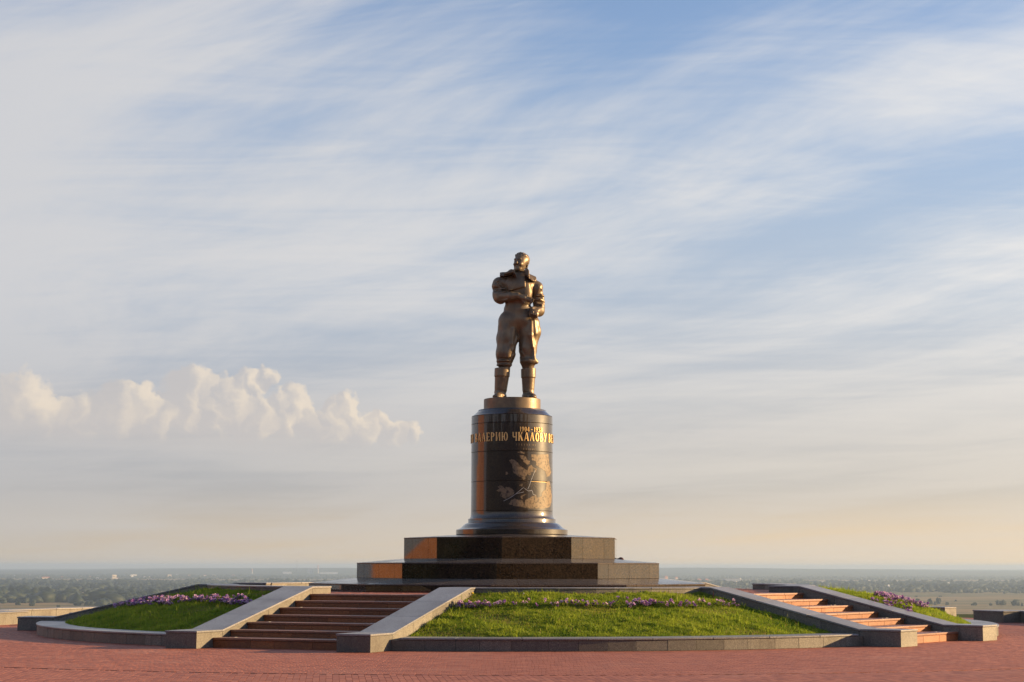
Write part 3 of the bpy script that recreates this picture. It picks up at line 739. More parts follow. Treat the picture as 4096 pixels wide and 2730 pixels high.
# lettering ---------------------------------------------------------------
def ell(cx, cy, ro, rio, yo, yi, a0=0.0, a1=360.0, n=20):
    out_ = []
    for k in range(n):
        p, q = rad(a0 + (a1 - a0) * k / n), rad(a0 + (a1 - a0) * (k + 1) / n)
        out_.append([(cx + ro * math.cos(p), cy + yo * math.sin(p)), (cx + ro * math.cos(q), cy + yo * math.sin(q)), (cx + rio * math.cos(q), cy + yi * math.sin(q)), (cx + rio * math.cos(p), cy + yi * math.sin(p))])
    return out_
def rc(x0, x1, y0, y1): return [(x0, y0), (x1, y0), (x1, y1), (x0, y1)]
SER = lambda x: [rc(x - .03, x + .19, 0, .045), rc(x - .03, x + .19, .955, 1)]
GL = {
 'Ч': (.58, [rc(0, .15, .50, 1), rc(.06, .44, .38, .50), rc(.41, .57, 0, 1), rc(.38, .60, 0, .045), rc(-.03, .18, .955, 1), rc(.38, .60, .955, 1)]),
 'К': (.62, [rc(0, .16, 0, 1), [(.16, .42), (.42, 1), (.54, 1), (.16, .54)][::1], [(.22, .56), (.42, 0), (.64, 0), (.34, .70)]] + SER(0)),
 'А': (.62, [[(-.02, 0), (.07, 0), (.31, 1), (.25, 1)], [(.25, 1), (.38, 1), (.62, 0), (.43, 0)], rc(.13, .48, .27, .34)]),
 'Л': (.62, [[(-.02, 0), (.07, 0), (.31, 1), (.25, 1)], [(.25, 1), (.38, 1), (.62, 0), (.43, 0)]]),
 'О': (.58, ell(.29, .5, .29, .13, .51, .44)),
 'В': (.54, [rc(0, .16, 0, 1)] + ell(.14, .75, .32, .16, .25, .18, -90, 90, 9) + ell(.14, .265, .39, .22, .265, .19, -90, 90, 9) + [rc(-.03, .16, 0, .05), rc(-.03, .16, .95, 1)]),
 'У': (.60, [[(0, 1), (.18, 1), (.40, .36), (.28, .30)], [(.50, 1), (.58, 1), (.26, 0), (.10, 0)], rc(-.03, .22, .955, 1), rc(.45, .62, .955, 1)]),
 'Е': (.50, [rc(0, .16, 0, 1), rc(.16, .46, .92, 1), rc(.16, .40, .46, .54), rc(.16, .48, 0, .08), rc(.42, .48, 0, .2), rc(.41, .46, .82, 1)] + SER(0)),
 'Р': (.52, [rc(0, .16, 0, 1)] + ell(.14, .72, .37, .20, .28, .205, -90, 90, 10) + SER(0)),
 'И': (.62, [rc(0, .15, 0, 1), rc(.46, .61, 0, 1), [(.15, .02), (.15, .16), (.46, .98), (.46, .84)]] + SER(0)),
 'Ю': (.80, [rc(0, .15, 0, 1), rc(.15, .30, .46, .54)] + ell(.54, .5, .27, .12, .51, .44) + SER(0)),
 '1': (.30, [rc(.10, .25, 0, 1), [(0, .78), (.10, .82), (.10, 1), (.08, 1)], rc(.03, .32, 0, .05)]),
 '9': (.52, ell(.26, .70, .26, .12, .30, .23) + [[(.40, .62), (.52, .70), (.30, 0), (.14, 0)]]),
 '0': (.54, ell(.27, .5, .27, .12, .51, .43)),
 '4': (.56, [rc(.30, .45, 0, 1), rc(0, .56, .22, .31), [(0, .31), (.09, .31), (.36, 1), (.30, 1)]]),
 '3': (.50, ell(.20, .75, .28, .13, .25, .18, -90, 150, 10) + ell(.20, .27, .31, .16, .27, .20, -150, 90, 10)),
 '8': (.52, ell(.26, .75, .23, .10, .25, .17) + ell(.26, .27, .27, .13, .27, .19)),
 '-': (.34, [rc(.02, .32, .40, .50)]),
}
def letters(word, a0, a1, z0, h, depth=0.016):
    tot = sum(GL[c][0] for c in word) + 0.20 * (len(word) - 1)
    sx = rad(a1 - a0) / tot; a = rad(a0)
    for c in word:
        wd, polys = GL[c]; V = []; F = []
        for p in polys:
            ar = sum(p[i][0] * p[(i + 1) % 4][1] - p[(i + 1) % 4][0] * p[i][1] for i in range(4))
            if ar < 0: p = p[::-1]
            b = len(V)
            for rr in (RS - 0.004, RS + depth):
                for x, y in p:
                    t_ = a + x * sx; V.append((rr * math.sin(t_), -rr * math.cos(t_), z0 + y * h - 2.556))
            F += [(b + 4, b + 5, b + 6, b + 7)] + [(b + i, b + (i + 1) % 4, b + 4 + (i + 1) % 4, b + 4 + i) for i in range(4)]
        link_mesh('letter', mesh('letter', V, F), GOLD, ped)
        a += (wd + 0.20) * sx
letters('ВАЛЕРИЮ', -61.6, -5.8, 5.052, 0.232)
letters('ЧКАЛОВУ', 0.8, 55.8, 5.052, 0.232)
letters('ВЕЛИ', 61.9, 95.0, 5.052, 0.232)
letters('ЕИ', -84.5 - 9, -70.0, 5.052, 0.232)
letters('1904', 10.8, 24.6, 5.305, 0.124, 0.016)
letters('-', 26.6, 29.6, 5.305, 0.124, 0.016)
letters('1938', 31.6, 46.2, 5.305, 0.124, 0.016)

# engraved map -------------------------------------------------------------
CONT = [[(-3.9,4.524),(-0.5,4.558),(4.2,4.524),(8.9,4.435),(13.0,4.359),(17.9,4.296),(22.6,4.259),(22.2,4.208),(20.0,4.104),(19.3,4.027),(15.8,4.001),(13.0,4.064),(8.9,4.102),(2.1,4.191),(0.1,4.28),(0.8,4.357),(-1.2,4.434)],
[(10.3,4.667),(15.8,4.668),(20.0,4.605),(21.4,4.542),(25.1,4.518),(25.8,4.441),(21.4,4.4),(18.6,4.451),(15.1,4.488),(15.8,4.54),(10.9,4.602)],
[(7.5,4.743),(11.6,4.775),(17.9,4.733),(17.2,4.7),(11.6,4.713)],
[(27.3,4.686),(43.9,4.699),(61.7,4.729),(63.2,4.523),(68.0,4.372),(72.0,4.245),(64.7,4.134),(56.5,4.114),(54.1,4.254),(47.7,4.301),(41.2,4.347),(35.2,4.408),(34.4,4.523),(28.1,4.545)],
[(22.9,4.337),(27.3,4.416),(32.0,4.341),(36.8,4.319),(35.2,4.215),(28.8,4.237),(25.8,4.132),(21.4,4.156)],
[(-9.3,4.191),(-7.9,4.219),(-5.9,4.209),(-5.1,4.173),(-6.6,4.132),(-8.6,4.137)],
[(-21.9,3.721),(-16.9,3.758),(-19.7,3.822),(-14.1,3.846),(-8.6,3.756),(-8.6,3.807),(-1.9,3.794),(2.8,3.717),(2.8,3.615),(-1.9,3.538),(-7.3,3.487),(-11.3,3.513),(-16.9,3.566),(-14.1,3.667)],
[(-0.5,3.474),(4.8,3.5),(8.9,3.462),(14.4,3.463),(17.2,3.336),(18.6,3.464),(24.3,3.517),(28.8,3.569),(35.2,3.61),(36.8,3.534),(45.8,3.577),(46.7,3.681),(54.1,3.763),(57.7,3.973),(64.7,4.004),(69.9,3.853),(74.3,3.597),(72.0,3.413),(66.3,3.306),(43.9,3.242),(24.3,3.235),(4.8,3.296),(-4.6,3.36)],
[(10.3,3.871),(15.1,3.898),(14.4,3.821),(10.9,3.833)],
[(11.6,3.565),(17.2,3.617),(20.7,3.618),(17.2,3.586),(14.1,3.539),(15.5,3.476),(12.3,3.514)]]
ROUTE = [[(-11.3,3.437),(-1.9,3.525),(5.5,3.628),(15.8,3.796),(22.9,3.708),(28.8,3.723),(30.4,3.621),(34.4,3.597)],[(5.5,3.628),(16.5,3.681)],[(33.6,4.265),(26.9,3.979),(25.1,3.875),(22.2,3.759)],[(26.6,3.966),(56.5,3.959)]]
def on_shaft(a, z, r): return (r * math.sin(rad(a)), -r * math.cos(rad(a)), z - 2.556)
def continent(poly):
    # roughen the coast, then cut into small cells so that the patch follows the round shaft
    P = []; rng = random.Random(int(poly[0][1] * 1000))
    n = len(poly)
    for i in range(n):
        a, b = poly[i], poly[(i + 1) % n]; m = 4
        for k in range(m):
            f = k / m; j = 0 if k == 0 else 1
            P.append((a[0] + (b[0] - a[0]) * f + j * rng.uniform(-.55, .55), a[1] + (b[1] - a[1]) * f + j * rng.uniform(-.012, .012)))
    bm = bmesh.new(); f = bm.faces.new([bm.verts.new((x, z, 0)) for x, z in P])
    lo = min(p[0] for p in P); hi = max(p[0] for p in P); x = lo + 2.0
    while x < hi - 0.2:
        bmesh.ops.bisect_plane(bm, geom=bm.verts[:] + bm.edges[:] + bm.faces[:], plane_co=(x, 0, 0), plane_no=(1, 0, 0)); x += 2.0
    for v in bm.verts: v.co = on_shaft(v.co.x, v.co.y, RS + 0.0025)
    bmesh.ops.recalc_face_normals(bm, faces=bm.faces)
    me = bpy.data.meshes.new('map_land'); bm.to_mesh(me); bm.free()
    link_mesh('map_land', me, ETCH, ped)
for p in CONT: continent(p)
def ribbon(name, pts, wdt, mat, r, step=1.2):
    V = []; F = []
    q = []
    for a, b in zip(pts[:-1], pts[1:]):
        m = max(1, int(math.hypot(b[0] - a[0], (b[1] - a[1]) * 50) / step))
        q += [(a[0] + (b[0] - a[0]) * k / m, a[1] + (b[1] - a[1]) * k / m) for k in range(m)]
    q.append(pts[-1])
    for i, (a, z) in enumerate(q):
        p, s_ = q[max(i - 1, 0)], q[min(i + 1, len(q) - 1)]
        dxx, dzz = rad(s_[0] - p[0]) * RS, s_[1] - p[1]; l = math.hypot(dxx, dzz) or 1
        nx, nz = -dzz / l * wdt / 2, dxx / l * wdt / 2
        for k in (-1, 1): V.append(on_shaft(a + k * math.degrees(nx / RS), z + k * nz, r))
    for i in range(len(q) - 1): F.append((2 * i, 2 * i + 1, 2 * i + 3, 2 * i + 2))
    return link_mesh(name, mesh(name, V, F), mat, ped)
for p in ROUTE: ribbon('flight_route', p, 0.008, GOLD if p is ROUTE[3] else STEEL, RS + 0.0055)
for k in range(14):            # meridians fanning from the pole
    b = rad(-20 - k * 21); ribbon('meridian', [(26.6 + 3 * math.cos(b), 3.966 + .06 * math.sin(b)), (26.6 + 15 * math.cos(b), 3.966 + .30 * math.sin(b))], 0.004, ETCH, RS + 0.004)
rng = random.Random(5)
for row, (z, a0, a1) in enumerate(((4.945, 6.0, 37.0), (4.825, 16.0, 35.0))):   # worn etched marks under the lettering
    a = a0
    while a < a1:
        V = [on_shaft(a, z - .02, RS + .002), on_shaft(a + .9, z - .02, RS + .002), on_shaft(a + .9, z + .03, RS + .002), on_shaft(a, z + .03, RS + .002)]
        link_mesh('etched_mark', mesh('etched_mark', V, [(0, 1, 2, 3)]), ETCH, ped); a += rng.uniform(2.0, 4.2)

# ------------------------------------------------------------------ bronze statue
UNIT = 4.13 / 2567.0
STZ = 6.272
statue = empty('statue', (PX + 0.004, 0, STZ))
tag(statue, 'bronze statue of a standing pilot in flying suit and boots on the pedestal', 'statue')
class SDF:
    """signed distance field on a grid, units: 1/2567 of the figure's height"""
    def __init__(s, lo, hi, h):
        s.h = h; s.ax = [np.arange(lo[i], hi[i] + h, h, dtype=np.float32) for i in range(3)]
        s.F = np.full([len(a) for a in s.ax], 90.0, np.float32)
    def win(s, lo, hi):
        sl = []
        for i in range(3):
            a = np.searchsorted(s.ax[i], lo[i]); b = np.searchsorted(s.ax[i], hi[i]); sl.append(slice(max(a, 0), max(b, a + 1)))
        return tuple(sl), np.ix_(*[s.ax[i][sl[i]] for i in range(3)])
    def add(s, f, lo, hi, k=30.0, op='u', m=70.0):
        sl, (X, Y, Z) = s.win([l - m for l in lo], [q + m for q in hi])
        d = f(X, Y, Z).astype(np.float32); F = s.F[sl]
        if op == 'u':
            if k > 0:
                hh = np.clip(0.5 + 0.5 * (F - d) / k, 0, 1); s.F[sl] = F + (d - F) * hh - k * hh * (1 - hh)
            else: s.F[sl] = np.minimum(F, d)
        elif op == 's':
            d = -d; hh = np.clip(0.5 + 0.5 * (d - F) / max(k, 1e-3), 0, 1); s.F[sl] = F + (d - F) * hh + k * hh * (1 - hh)
        elif op == 'd': s.F[sl] = F + d
    def cone(s, a, b, ra, rb, k=30.0, flat=1.0, op='u'):
        """tapered capsule; flat < 1 squashes it front to back"""
        a = np.array(a, float); b = np.array(b, float); r = max(ra, rb)
        def f(X, Y, Z):
            px_, py_, pz_ = X - a[0], (Y - a[1]) / flat, Z - a[2]; d = b - a; d[1] = d[1] / flat
            t = np.clip((px_ * d[0] + py_ * d[1] + pz_ * d[2]) / (d @ d), 0, 1)
            return (np.sqrt((px_ - t * d[0]) ** 2 + (py_ - t * d[1]) ** 2 + (pz_ - t * d[2]) ** 2) - (ra + (rb - ra) * t)) * min(1.0, flat)
        s.add(f, np.minimum(a, b) - r, np.maximum(a, b) + r, k, op)
    def ell(s, c, r, k=30.0, rot=(0, 0, 0), op='u'):
        M = np.array(Matrix.Rotation(rad(rot[2]), 3, 'Z') @ Matrix.Rotation(rad(rot[1]), 3, 'Y') @ Matrix.Rotation(rad(rot[0]), 3, 'X')).T
        r = np.array(r, float); R = r.max()
        def f(X, Y, Z):
            x, y, z = X - c[0], Y - c[1], Z - c[2]
            q = [(M[i][0] * x + M[i][1] * y + M[i][2] * z) / r[i] for i in range(3)]
            l = np.sqrt(q[0] ** 2 + q[1] ** 2 + q[2] ** 2)
            g = np.sqrt((q[0] / r[0]) ** 2 + (q[1] / r[1]) ** 2 + (q[2] / r[2]) ** 2) + 1e-6
            return l * (l - 1) / g
        s.add(f, np.array(c) - R, np.array(c) + R, k, op)
    def begin(s): s.keep = s.F; s.F = np.full(s.F.shape, 90.0, np.float32)
    def end(s, k):
        a, b = s.keep, s.F; h_ = np.clip(0.5 + 0.5 * (a - b) / k, 0, 1); s.F = a + (b - a) * h_ - k * h_ * (1 - h_)
    def mesh(s, name, smooth=2):
        F = s.F; h = s.h; S = F < 0
        n = F.shape
        c = [S[i:n[0] - 1 + i, j:n[1] - 1 + j, k:n[2] - 1 + k] for i in (0, 1) for j in (0, 1) for k in (0, 1)]
        cnt = sum(x.astype(np.int8) for x in c); act = (cnt > 0) & (cnt < 8)
        idx = np.full(act.shape, -1, np.int64); P = np.argwhere(act); idx[tuple(P.T)] = np.arange(len(P))
        acc = np.zeros((len(P), 3)); num = np.zeros(len(P))
        crn = [(i, j, k) for i in (0, 1) for j in (0, 1) for k in (0, 1)]
        val = {q: F[P[:, 0] + q[0], P[:, 1] + q[1], P[:, 2] + q[2]] for q in crn}
        for q in crn:
            for ax_ in range(3):
                if q[ax_]: continue
                e = list(q); e[ax_] = 1; e = tuple(e); a, b = val[q], val[e]; x = (a < 0) != (b < 0)
                t = np.where(x, a / np.where(a == b, 1, a - b), 0)
                for d in range(3): acc[:, d] += np.where(x, q[d] + (t if d == ax_ else 0), 0)
                num += x
        V = (P + acc / num[:, None]) * h + np.array([a[0] for a in s.ax])
        Q = []
        for ax_ in range(3):
            sl0 = [slice(1, -1)] * 3; a = [slice(None)] * 3; b = [slice(None)] * 3
            a[ax_] = slice(0, -1); b[ax_] = slice(1, None)
            X = S[tuple(a)] != S[tuple(b)]; E = np.argwhere(X); o1, o2 = [(1, 2), (2, 0), (0, 1)][ax_]
            E = E[(E[:, o1] > 0) & (E[:, o2] > 0) & (E[:, o1] < n[o1] - 1) & (E[:, o2] < n[o2] - 1)]
            def at(d1, d2):
                q = E.copy(); q[:, o1] -= d1; q[:, o2] -= d2; return idx[q[:, 0], q[:, 1], q[:, 2]]
            quad = np.stack([at(1, 1), at(0, 1), at(0, 0), at(1, 0)], 1)
            inside = S[E[:, 0], E[:, 1], E[:, 2]]
            quad[~inside] = quad[~inside][:, ::-1]
            Q.append(quad)
        Q = np.concatenate(Q); Q = Q[(Q >= 0).all(1)]
        for _ in range(smooth):        # light smoothing along quad edges
            A_ = np.zeros_like(V); C_ = np.zeros(len(V))
            for i in range(4):
                np.add.at(A_, Q[:, i], V[Q[:, (i + 1) % 4]]); np.add.at(C_, Q[:, i], 1)
                np.add.at(A_, Q[:, (i + 1) % 4], V[Q[:, i]]); np.add.at(C_, Q[:, (i + 1) % 4], 1)
            V = V * 0.6 + 0.4 * A_ / np.maximum(C_, 1)[:, None]
        return np_mesh(name, V * UNIT, Q.astype(np.int32), None, True)
def in_poly(X, Z, poly):
    """signed distance to a polygon in the x-z plane (negative inside)"""
    d = np.full(np.broadcast(X, Z).shape, 1e9); sg = np.ones(d.shape); n = len(poly)
    for i in range(n):
        ax_, az_ = poly[i]; bx_, bz_ = poly[(i + 1) % n]; ex, ez = bx_ - ax_, bz_ - az_
        wx, wz = X - ax_, Z - az_; t = np.clip((wx * ex + wz * ez) / (ex * ex + ez * ez), 0, 1)
        d = np.minimum(d, (wx - ex * t) ** 2 + (wz - ez * t) ** 2)
        c1, c2, c3 = Z >= az_, Z < bz_, ex * wz > ez * wx
        sg = np.where((c1 & c2 & c3) | (~c1 & ~c2 & ~c3), -sg, sg)
    return sg * np.sqrt(d)
def P_(cx, cy, y=0.0): return (cx - 654.0, y, 2692.0 - cy)      # measured photo grid -> figure space
def figure():
    s = SDF((-420, -380, -30), (640, 300, 2620), 7.0)
    # legs in loose trousers -------------------------------------------------
    s.ell((102, 15, 1390), (326, 185, 200), 0)
    s.ell((100, 5, 1560), (252, 172, 160), 60)
    s.cone((-62, 0, 1330), (-88, -10, 1060), 185, 180, 60, .92)
    s.cone((-88, -10, 1060), (-118, -30, 780), 180, 165, 40, .92)
    s.cone((-116, -30, 800), (-130, -25, 640), 172, 138, 40, .92)
    s.cone((270, 25, 1330), (300, 20, 1170), 178, 182, 60, .92)
    s.cone((300, 20, 1170), (268, 15, 880), 182, 158, 40, .92)
    s.cone((268, 15, 880), (268, 20, 700), 152, 142, 40, .95)
    s.ell((290, -5, 655), (158, 150, 75), 30)
    s.cone((270, 30, 640), (272, 35, 540), 132, 104, 30)
    s.ell((-130, -35, 655), (146, 140, 38), 18); s.ell((-138, -30, 590), (142, 136, 34), 16)
    s.ell((400, 10, 1220), (84, 110, 130), 60)               # outer hip fullness
    s.ell((405, -5, 1340), (60, 90, 70), 60)
    # jacket -----------------------------------------------------------------
    s.ell((100, 0, 1750), (258, 182, 180), 60)
    s.ell((110, 0, 1950), (280, 195, 225), 70)
    s.cone((-150, 25, 2040), (350, 25, 2000), 122, 115, 70, .95)
    s.cone((40, 40, 2130), (180, 40, 2120), 110, 100, 70)
    s.ell((215, -110, 1860), (130, 95, 230), 50)             # full left breast of the jacket
    s.begin()
    # his right arm, folded across -------------------------------------------
    s.ell((-228, 25, 2005), (126, 118, 136), 50)
    s.cone((-240, 15, 1960), (-236, -30, 1800), 112, 112, 40)
    s.ell((-218, -65, 1750), (116, 110, 112), 45)
    s.cone((-195, -110, 1750), (-20, -225, 1762), 98, 80, 40)
    s.cone((-20, -225, 1762), (95, -258, 1764), 80, 64, 25)
    s.ell((40, -235, 1722), (90, 55, 34), 18, (0, 0, -8))
    s.end(9.0); s.begin()
    # gauntlet and hand
    s.cone((95, -258, 1758), (205, -278, 1715), 62, 52, 12)
    def flap(X, Y, Z):
        d2 = in_poly(X, Z, [(126, 1792), (276, 1782), (250, 1700), (214, 1602), (150, 1690)])
        return np.maximum(d2, np.abs(Y + 285 + 0.05 * (X - 200)) - 22)
    s.add(flap, (120, -320, 1595), (285, -250, 1800), 14)
    s.ell((290, -278, 1690), (66, 44, 58), 22, (0, 18, 0))
    for i, (x0, z0, x1, z1, x2, z2) in enumerate(((352, 1722, 366, 1690, 350, 1650), (340, 1712, 350, 1672, 334, 1628), (322, 1702, 330, 1656, 314, 1604), (302, 1690, 308, 1640, 296, 1588))):
        y = -300 + 4 * i
        s.cone((x0 - 18, y + 12, z0 + 4), (x1, y - 6, z1), 19, 17, 5); s.cone((x1, y - 6, z1), (x2, y + 4, z2), 16.5, 14, 5)
    s.cone((262, -292, 1728), (318, -316, 1716), 22, 18, 6); s.cone((318, -316, 1716), (352, -306, 1700), 17, 14, 5)       # thumb
    s.end(6.0); s.begin()
    # his left arm, hanging, fist at the hip ---------------------------------
    s.ell((408, 25, 1955), (118, 122, 125), 45)
    s.cone((425, 25, 1930), (458, 45, 1700), 108, 104, 40)
    s.cone((458, 45, 1700), (462, 30, 1570), 104, 98, 40)
    s.ell((470, 25, 1545), (92, 105, 105), 35)
    s.cone((462, 0, 1535), (400, -130, 1510), 96, 84, 35)
    s.end(9.0); s.begin()
    s.cone((430, -120, 1560), (330, -205, 1545), 46, 44, 20)         # broad cuff
    s.cone((400, -140, 1510), (350, -205, 1470), 74, 68, 16)
    s.ell((372, -215, 1450), (92, 74, 86), 22, (0, 12, 0))           # gloved fist
    for i in range(4):
        x = 322 + i * 30; z = 1452 - i * 9
        s.cone((x, -262, z + 32), (x + 4, -284, z - 4), 21, 20, 7); s.cone((x + 4, -284, z - 4), (x + 10, -258, z - 40), 20, 18, 7)
    s.cone((312, -240, 1500), (352, -284, 1478), 24, 20, 8)
    s.end(6.0)
    # folds of the cloth ------------------------------------------------------
    def legfold(X, Y, Z):
        side = np.where(X < 85, -1.0, 1.0)
        w1 = np.sin(Z * 0.011 + side * X * 0.030 + Y * 0.012 + 0.5 * np.sin(Z * 0.02)); w2 = np.sin(Z * 0.016 - side * X * 0.036 + 1.3 + Y * 0.01)
        env = np.clip((Z - 560) / 160, 0, 1) * np.clip((1480 - Z) / 200, 0, 1)
        knee = np.exp(-((Z - 780) / 110) ** 2) * (side * (X - 85) < 120)
        return -(np.maximum(w1, -0.3) * 4 + w2 * 2.5 + knee * 5 * np.sin(Z * 0.055 + side * X * 0.05)) * env
    s.add(legfold, (-400, -300, 560), (620, 300, 1480), 0, 'd', 0)
    def jacketfold(X, Y, Z):
        env = np.clip((Z - 1440) / 120, 0, 1) * np.clip((2080 - Z) / 100, 0, 1)
        armL = np.exp(-((X + 250) / 110) ** 2); armR = np.exp(-((X - 470) / 100) ** 2)
        f = armL * 9 * np.sin(Z * 0.034 + X * 0.026 + Y * 0.02 + 0.8 * np.sin(Z * 0.013)) + armR * 9 * np.sin(Z * 0.028 - X * 0.034 + 0.6 + np.sin(Z * 0.011))
        f = f + (1 - np.maximum(armL, armR)) * 5 * np.sin(X * 0.026 - Z * 0.010 + 0.8) * np.clip((1850 - Z) / 200, 0.2, 1)
        return -f * env
    s.add(jacketfold, (-420, -380, 1440), (640, 300, 2090), 0, 'd', 0)
    # single creases and ridges of the cloth
    for pts, r, k in ((((10, -126, 1190), (-20, -140, 945), (-80, -140, 745)), 44, 28), (((70, -70, 1060), (-8, -128, 850)), 40, 25), (((370, -110, 1345), (384, -100, 1135)), 46, 28), (((322, -140, 1330), (318, -140, 1100), (345, -112, 900)), 38, 28), (((362, -80, 905), (368, -84, 700), (415, -45, 642)), 42, 20), (((-215, -80, 1000), (-212, -90, 760)), 40, 28),
                     (((-268, -90, 1900), (-196, -112, 1915), (-130, -144, 1898)), 20, 12), (((-318, -55, 1860), (-262, -114, 1880)), 16, 11), (((-290, -55, 2020), (-236, -106, 2052)), 16, 12), (((-330, -35, 1985), (-250, -102, 1990), (-180, -119, 1960)), 15, 12), (((-250, -155, 1830), (-120, -209, 1842)), 16, 12), (((-90, -260, 1700), (-180, -185, 1690)), 15, 12),
                     (((416, -78, 1790), (500, -52, 1815), (545, -4, 1800)), 20, 12), (((400, -74, 1725), (480, -68, 1735), (556, 6, 1700)), 18, 12), (((420, -74, 1660), (510, -58, 1640), (556, 16, 1600)), 18, 12), (((440, -86, 1960), (512, -52, 1900)), 16, 13), (((452, -74, 1600), (520, -32, 1560)), 16, 11)):
        for a, b in zip(pts[:-1], pts[1:]): s.cone(a, b, r, r, k)
    for a, b, r in (((-380, -40, 1905), (-150, -160, 1930), 13), ((-300, -110, 1862), (-140, -175, 1872), 11), ((380, -95, 1760), (560, -30, 1765), 13), ((385, -90, 1690), (565, -20, 1675), 11), ((302, -190, 2040), (372, -115, 1700), 15), ((-140, -160, 1640), (200, -205, 1625), 15), ((-230, -150, 690), (40, -150, 690), 11), ((-230, -150, 625), (20, -150, 625), 11)):
        s.cone(a, b, r, r, 14, op='s')
    # double-breasted flap of the jacket, raised above the chest
    def lapel(X, Y, Z):
        sl, _ = s.win((-160 - 70, -300 - 70, 1820 - 70), (250 + 70, -40 + 70, 2210 + 70))
        poly = [(20, 2150), (230, 2195), (229, 1922), (90, 1888), (-60, 1850), (-118, 1990), (-90, 2110)]
        return np.maximum(in_poly(X, Z, poly), np.maximum(s.F[sl] - 36, Y + 60))
    s.add(lapel, (-160, -300, 1820), (250, -40, 2210), 2)
    global BODY; BODY = (s, s.F.copy())
    # seams: fly flap and jacket edge
    s.cone((258, -190, 1392), (180, -182, 1215), 9, 7, 6)
    s.cone((229, -216, 1900), (236, -226, 1720), 10, 10, 8)
    s.F += 6.0        # cloth drawn in a little so that the limbs stand apart
    # neck and head -----------------------------------------------------------
    s.cone((120, 20, 2330), (105, 25, 2160), 84, 100, 30)
    s.ell((168, 18, 2428), (122, 142, 122), 20, (0, 0, -30))          # skull
    s.ell((126, -50, 2365), (100, 94, 128), 40, (0, 6, -20))          # face
    s.ell((104, -84, 2258), (56, 52, 44), 34, (0, 0, -20))            # chin
    s.cone((186, -15, 2305), (118, -74, 2256), 44, 36, 26)            # jaw
    s.cone((66, -30, 2305), (96, -74, 2258), 30, 32, 26)
    # brow, sockets, nose, mouth: the face looks to his right
    fx, fy = -math.sin(rad(26)), -math.cos(rad(26)); rx, ry = math.cos(rad(26)), -math.sin(rad(26))
    def H(r_, f_, z_): return (134 + rx * r_ + fx * f_, -20 + ry * r_ + fy * f_, z_)
    for q in (-48, 48): s.ell(H(q, 98, 2338), (34, 30, 30), 26)                            # cheekbones
    s.cone(H(-52, 100, 2428), H(-8, 108, 2424), 17, 17, 14); s.cone(H(8, 108, 2424), H(52, 100, 2428), 17, 17, 14)
    for q in (-36, 36): s.ell(H(q, 128, 2398), (25, 24, 15), 12, (0, 0, 0), 's')
    for q in (-36, 36): s.ell(H(q, 104, 2397), (18, 18, 10), 6)
    s.cone(H(0, 110, 2424), H(0, 142, 2352), 13, 20, 12)
    s.ell(H(-15, 124, 2347), (16, 15, 12), 8); s.ell(H(15, 124, 2347), (16, 15, 12), 8)
    s.cone(H(-28, 104, 2303), H(28, 104, 2303), 14, 14, 10); s.cone(H(-22, 106, 2284), H(22, 106, 2284), 14, 14, 10)
    s.cone(H(-32, 121, 2294), H(32, 121, 2294), 5, 5, 5, op='s')
    s.cone(H(-26, 124, 2344), H(-48, 112, 2302), 6, 6, 8, op='s'); s.cone(H(26, 124, 2344), H(48, 112, 2302), 6, 6, 8, op='s')
    s.ell((252, 0, 2345), (20, 34, 46), 10, (0, -8, 20)); s.ell((262, -14, 2345), (10, 18, 28), 8, (0, -8, 20), 's')    # ear
    return s.mesh('figure', 1)
fig = link_mesh('figure', figure(), BRONZE, statue)
def collar_mesh():
    s, F0 = BODY; h = s.h
    c = SDF((-300, -330, 1990), (480, 260, 2330), 7.0)
    # the wings lie on the body: a thick sheet cut to the outline of the collar
    ax = s.ax; i0 = [int(round((c.ax[k][0] - ax[k][0]) / h)) for k in range(3)]
    n = [len(a) for a in c.ax]
    B = F0[i0[0]:i0[0] + n[0], i0[1]:i0[1] + n[1], i0[2]:i0[2] + n[2]]
    off = [ax[k][i0[k]] for k in range(3)]; c.ax = [ax[k][i0[k]:i0[k] + n[k]] for k in range(3)]
    X, Y, Z = np.ix_(*c.ax)
    q = lambda P: [(x - 654.0, 2692.0 - y) for x, y in P]
    left = q([(438, 486), (560, 484), (602, 452), (640, 430), (672, 446), (722, 588), (668, 536), (600, 552), (530, 566), (436, 562)])
    right = q([(874, 452), (914, 456), (956, 526), (1066, 572), (1072, 628), (1048, 668), (988, 654), (930, 616), (888, 574), (872, 520)])
    wings = np.minimum(in_poly(X, Z, left), in_poly(X, Z, right))[:, :, :] + 0 * Y
    c.F = np.maximum(wings, np.maximum(B - 60, -(B + 40))).astype(np.float32)
    pts = [(-20, -70, 2205), (-36, -10, 2226), (-22, 75, 2246), (50, 135, 2258), (150, 140, 2256), (222, 100, 2240), (246, 20, 2218), (238, -66, 2192)]
    for a, b in zip(pts[:-1], pts[1:]): c.cone(a, b, 33, 33, 16)
    c.cone((-20, -70, 2205), (60, -188, 2110), 24, 16, 16); c.cone((238, -66, 2192), (226, -188, 2130), 26, 16, 16)
    c.add(lambda X, Y, Z: 1.2 * np.sin(X * 0.05 + Z * 0.07) * np.sin(Y * 0.06 + Z * 0.05), (-300, -330, 1990), (480, 260, 2330), 0, 'd', 0)   # fleece
    for k in range(3):
        sl = [slice(None)] * 3; sl[k] = 0; c.F[tuple(sl)] = 20; sl[k] = -1; c.F[tuple(sl)] = 20
    return c.mesh('collar', 3)
link_mesh('collar', collar_mesh(), BRONZE, statue)
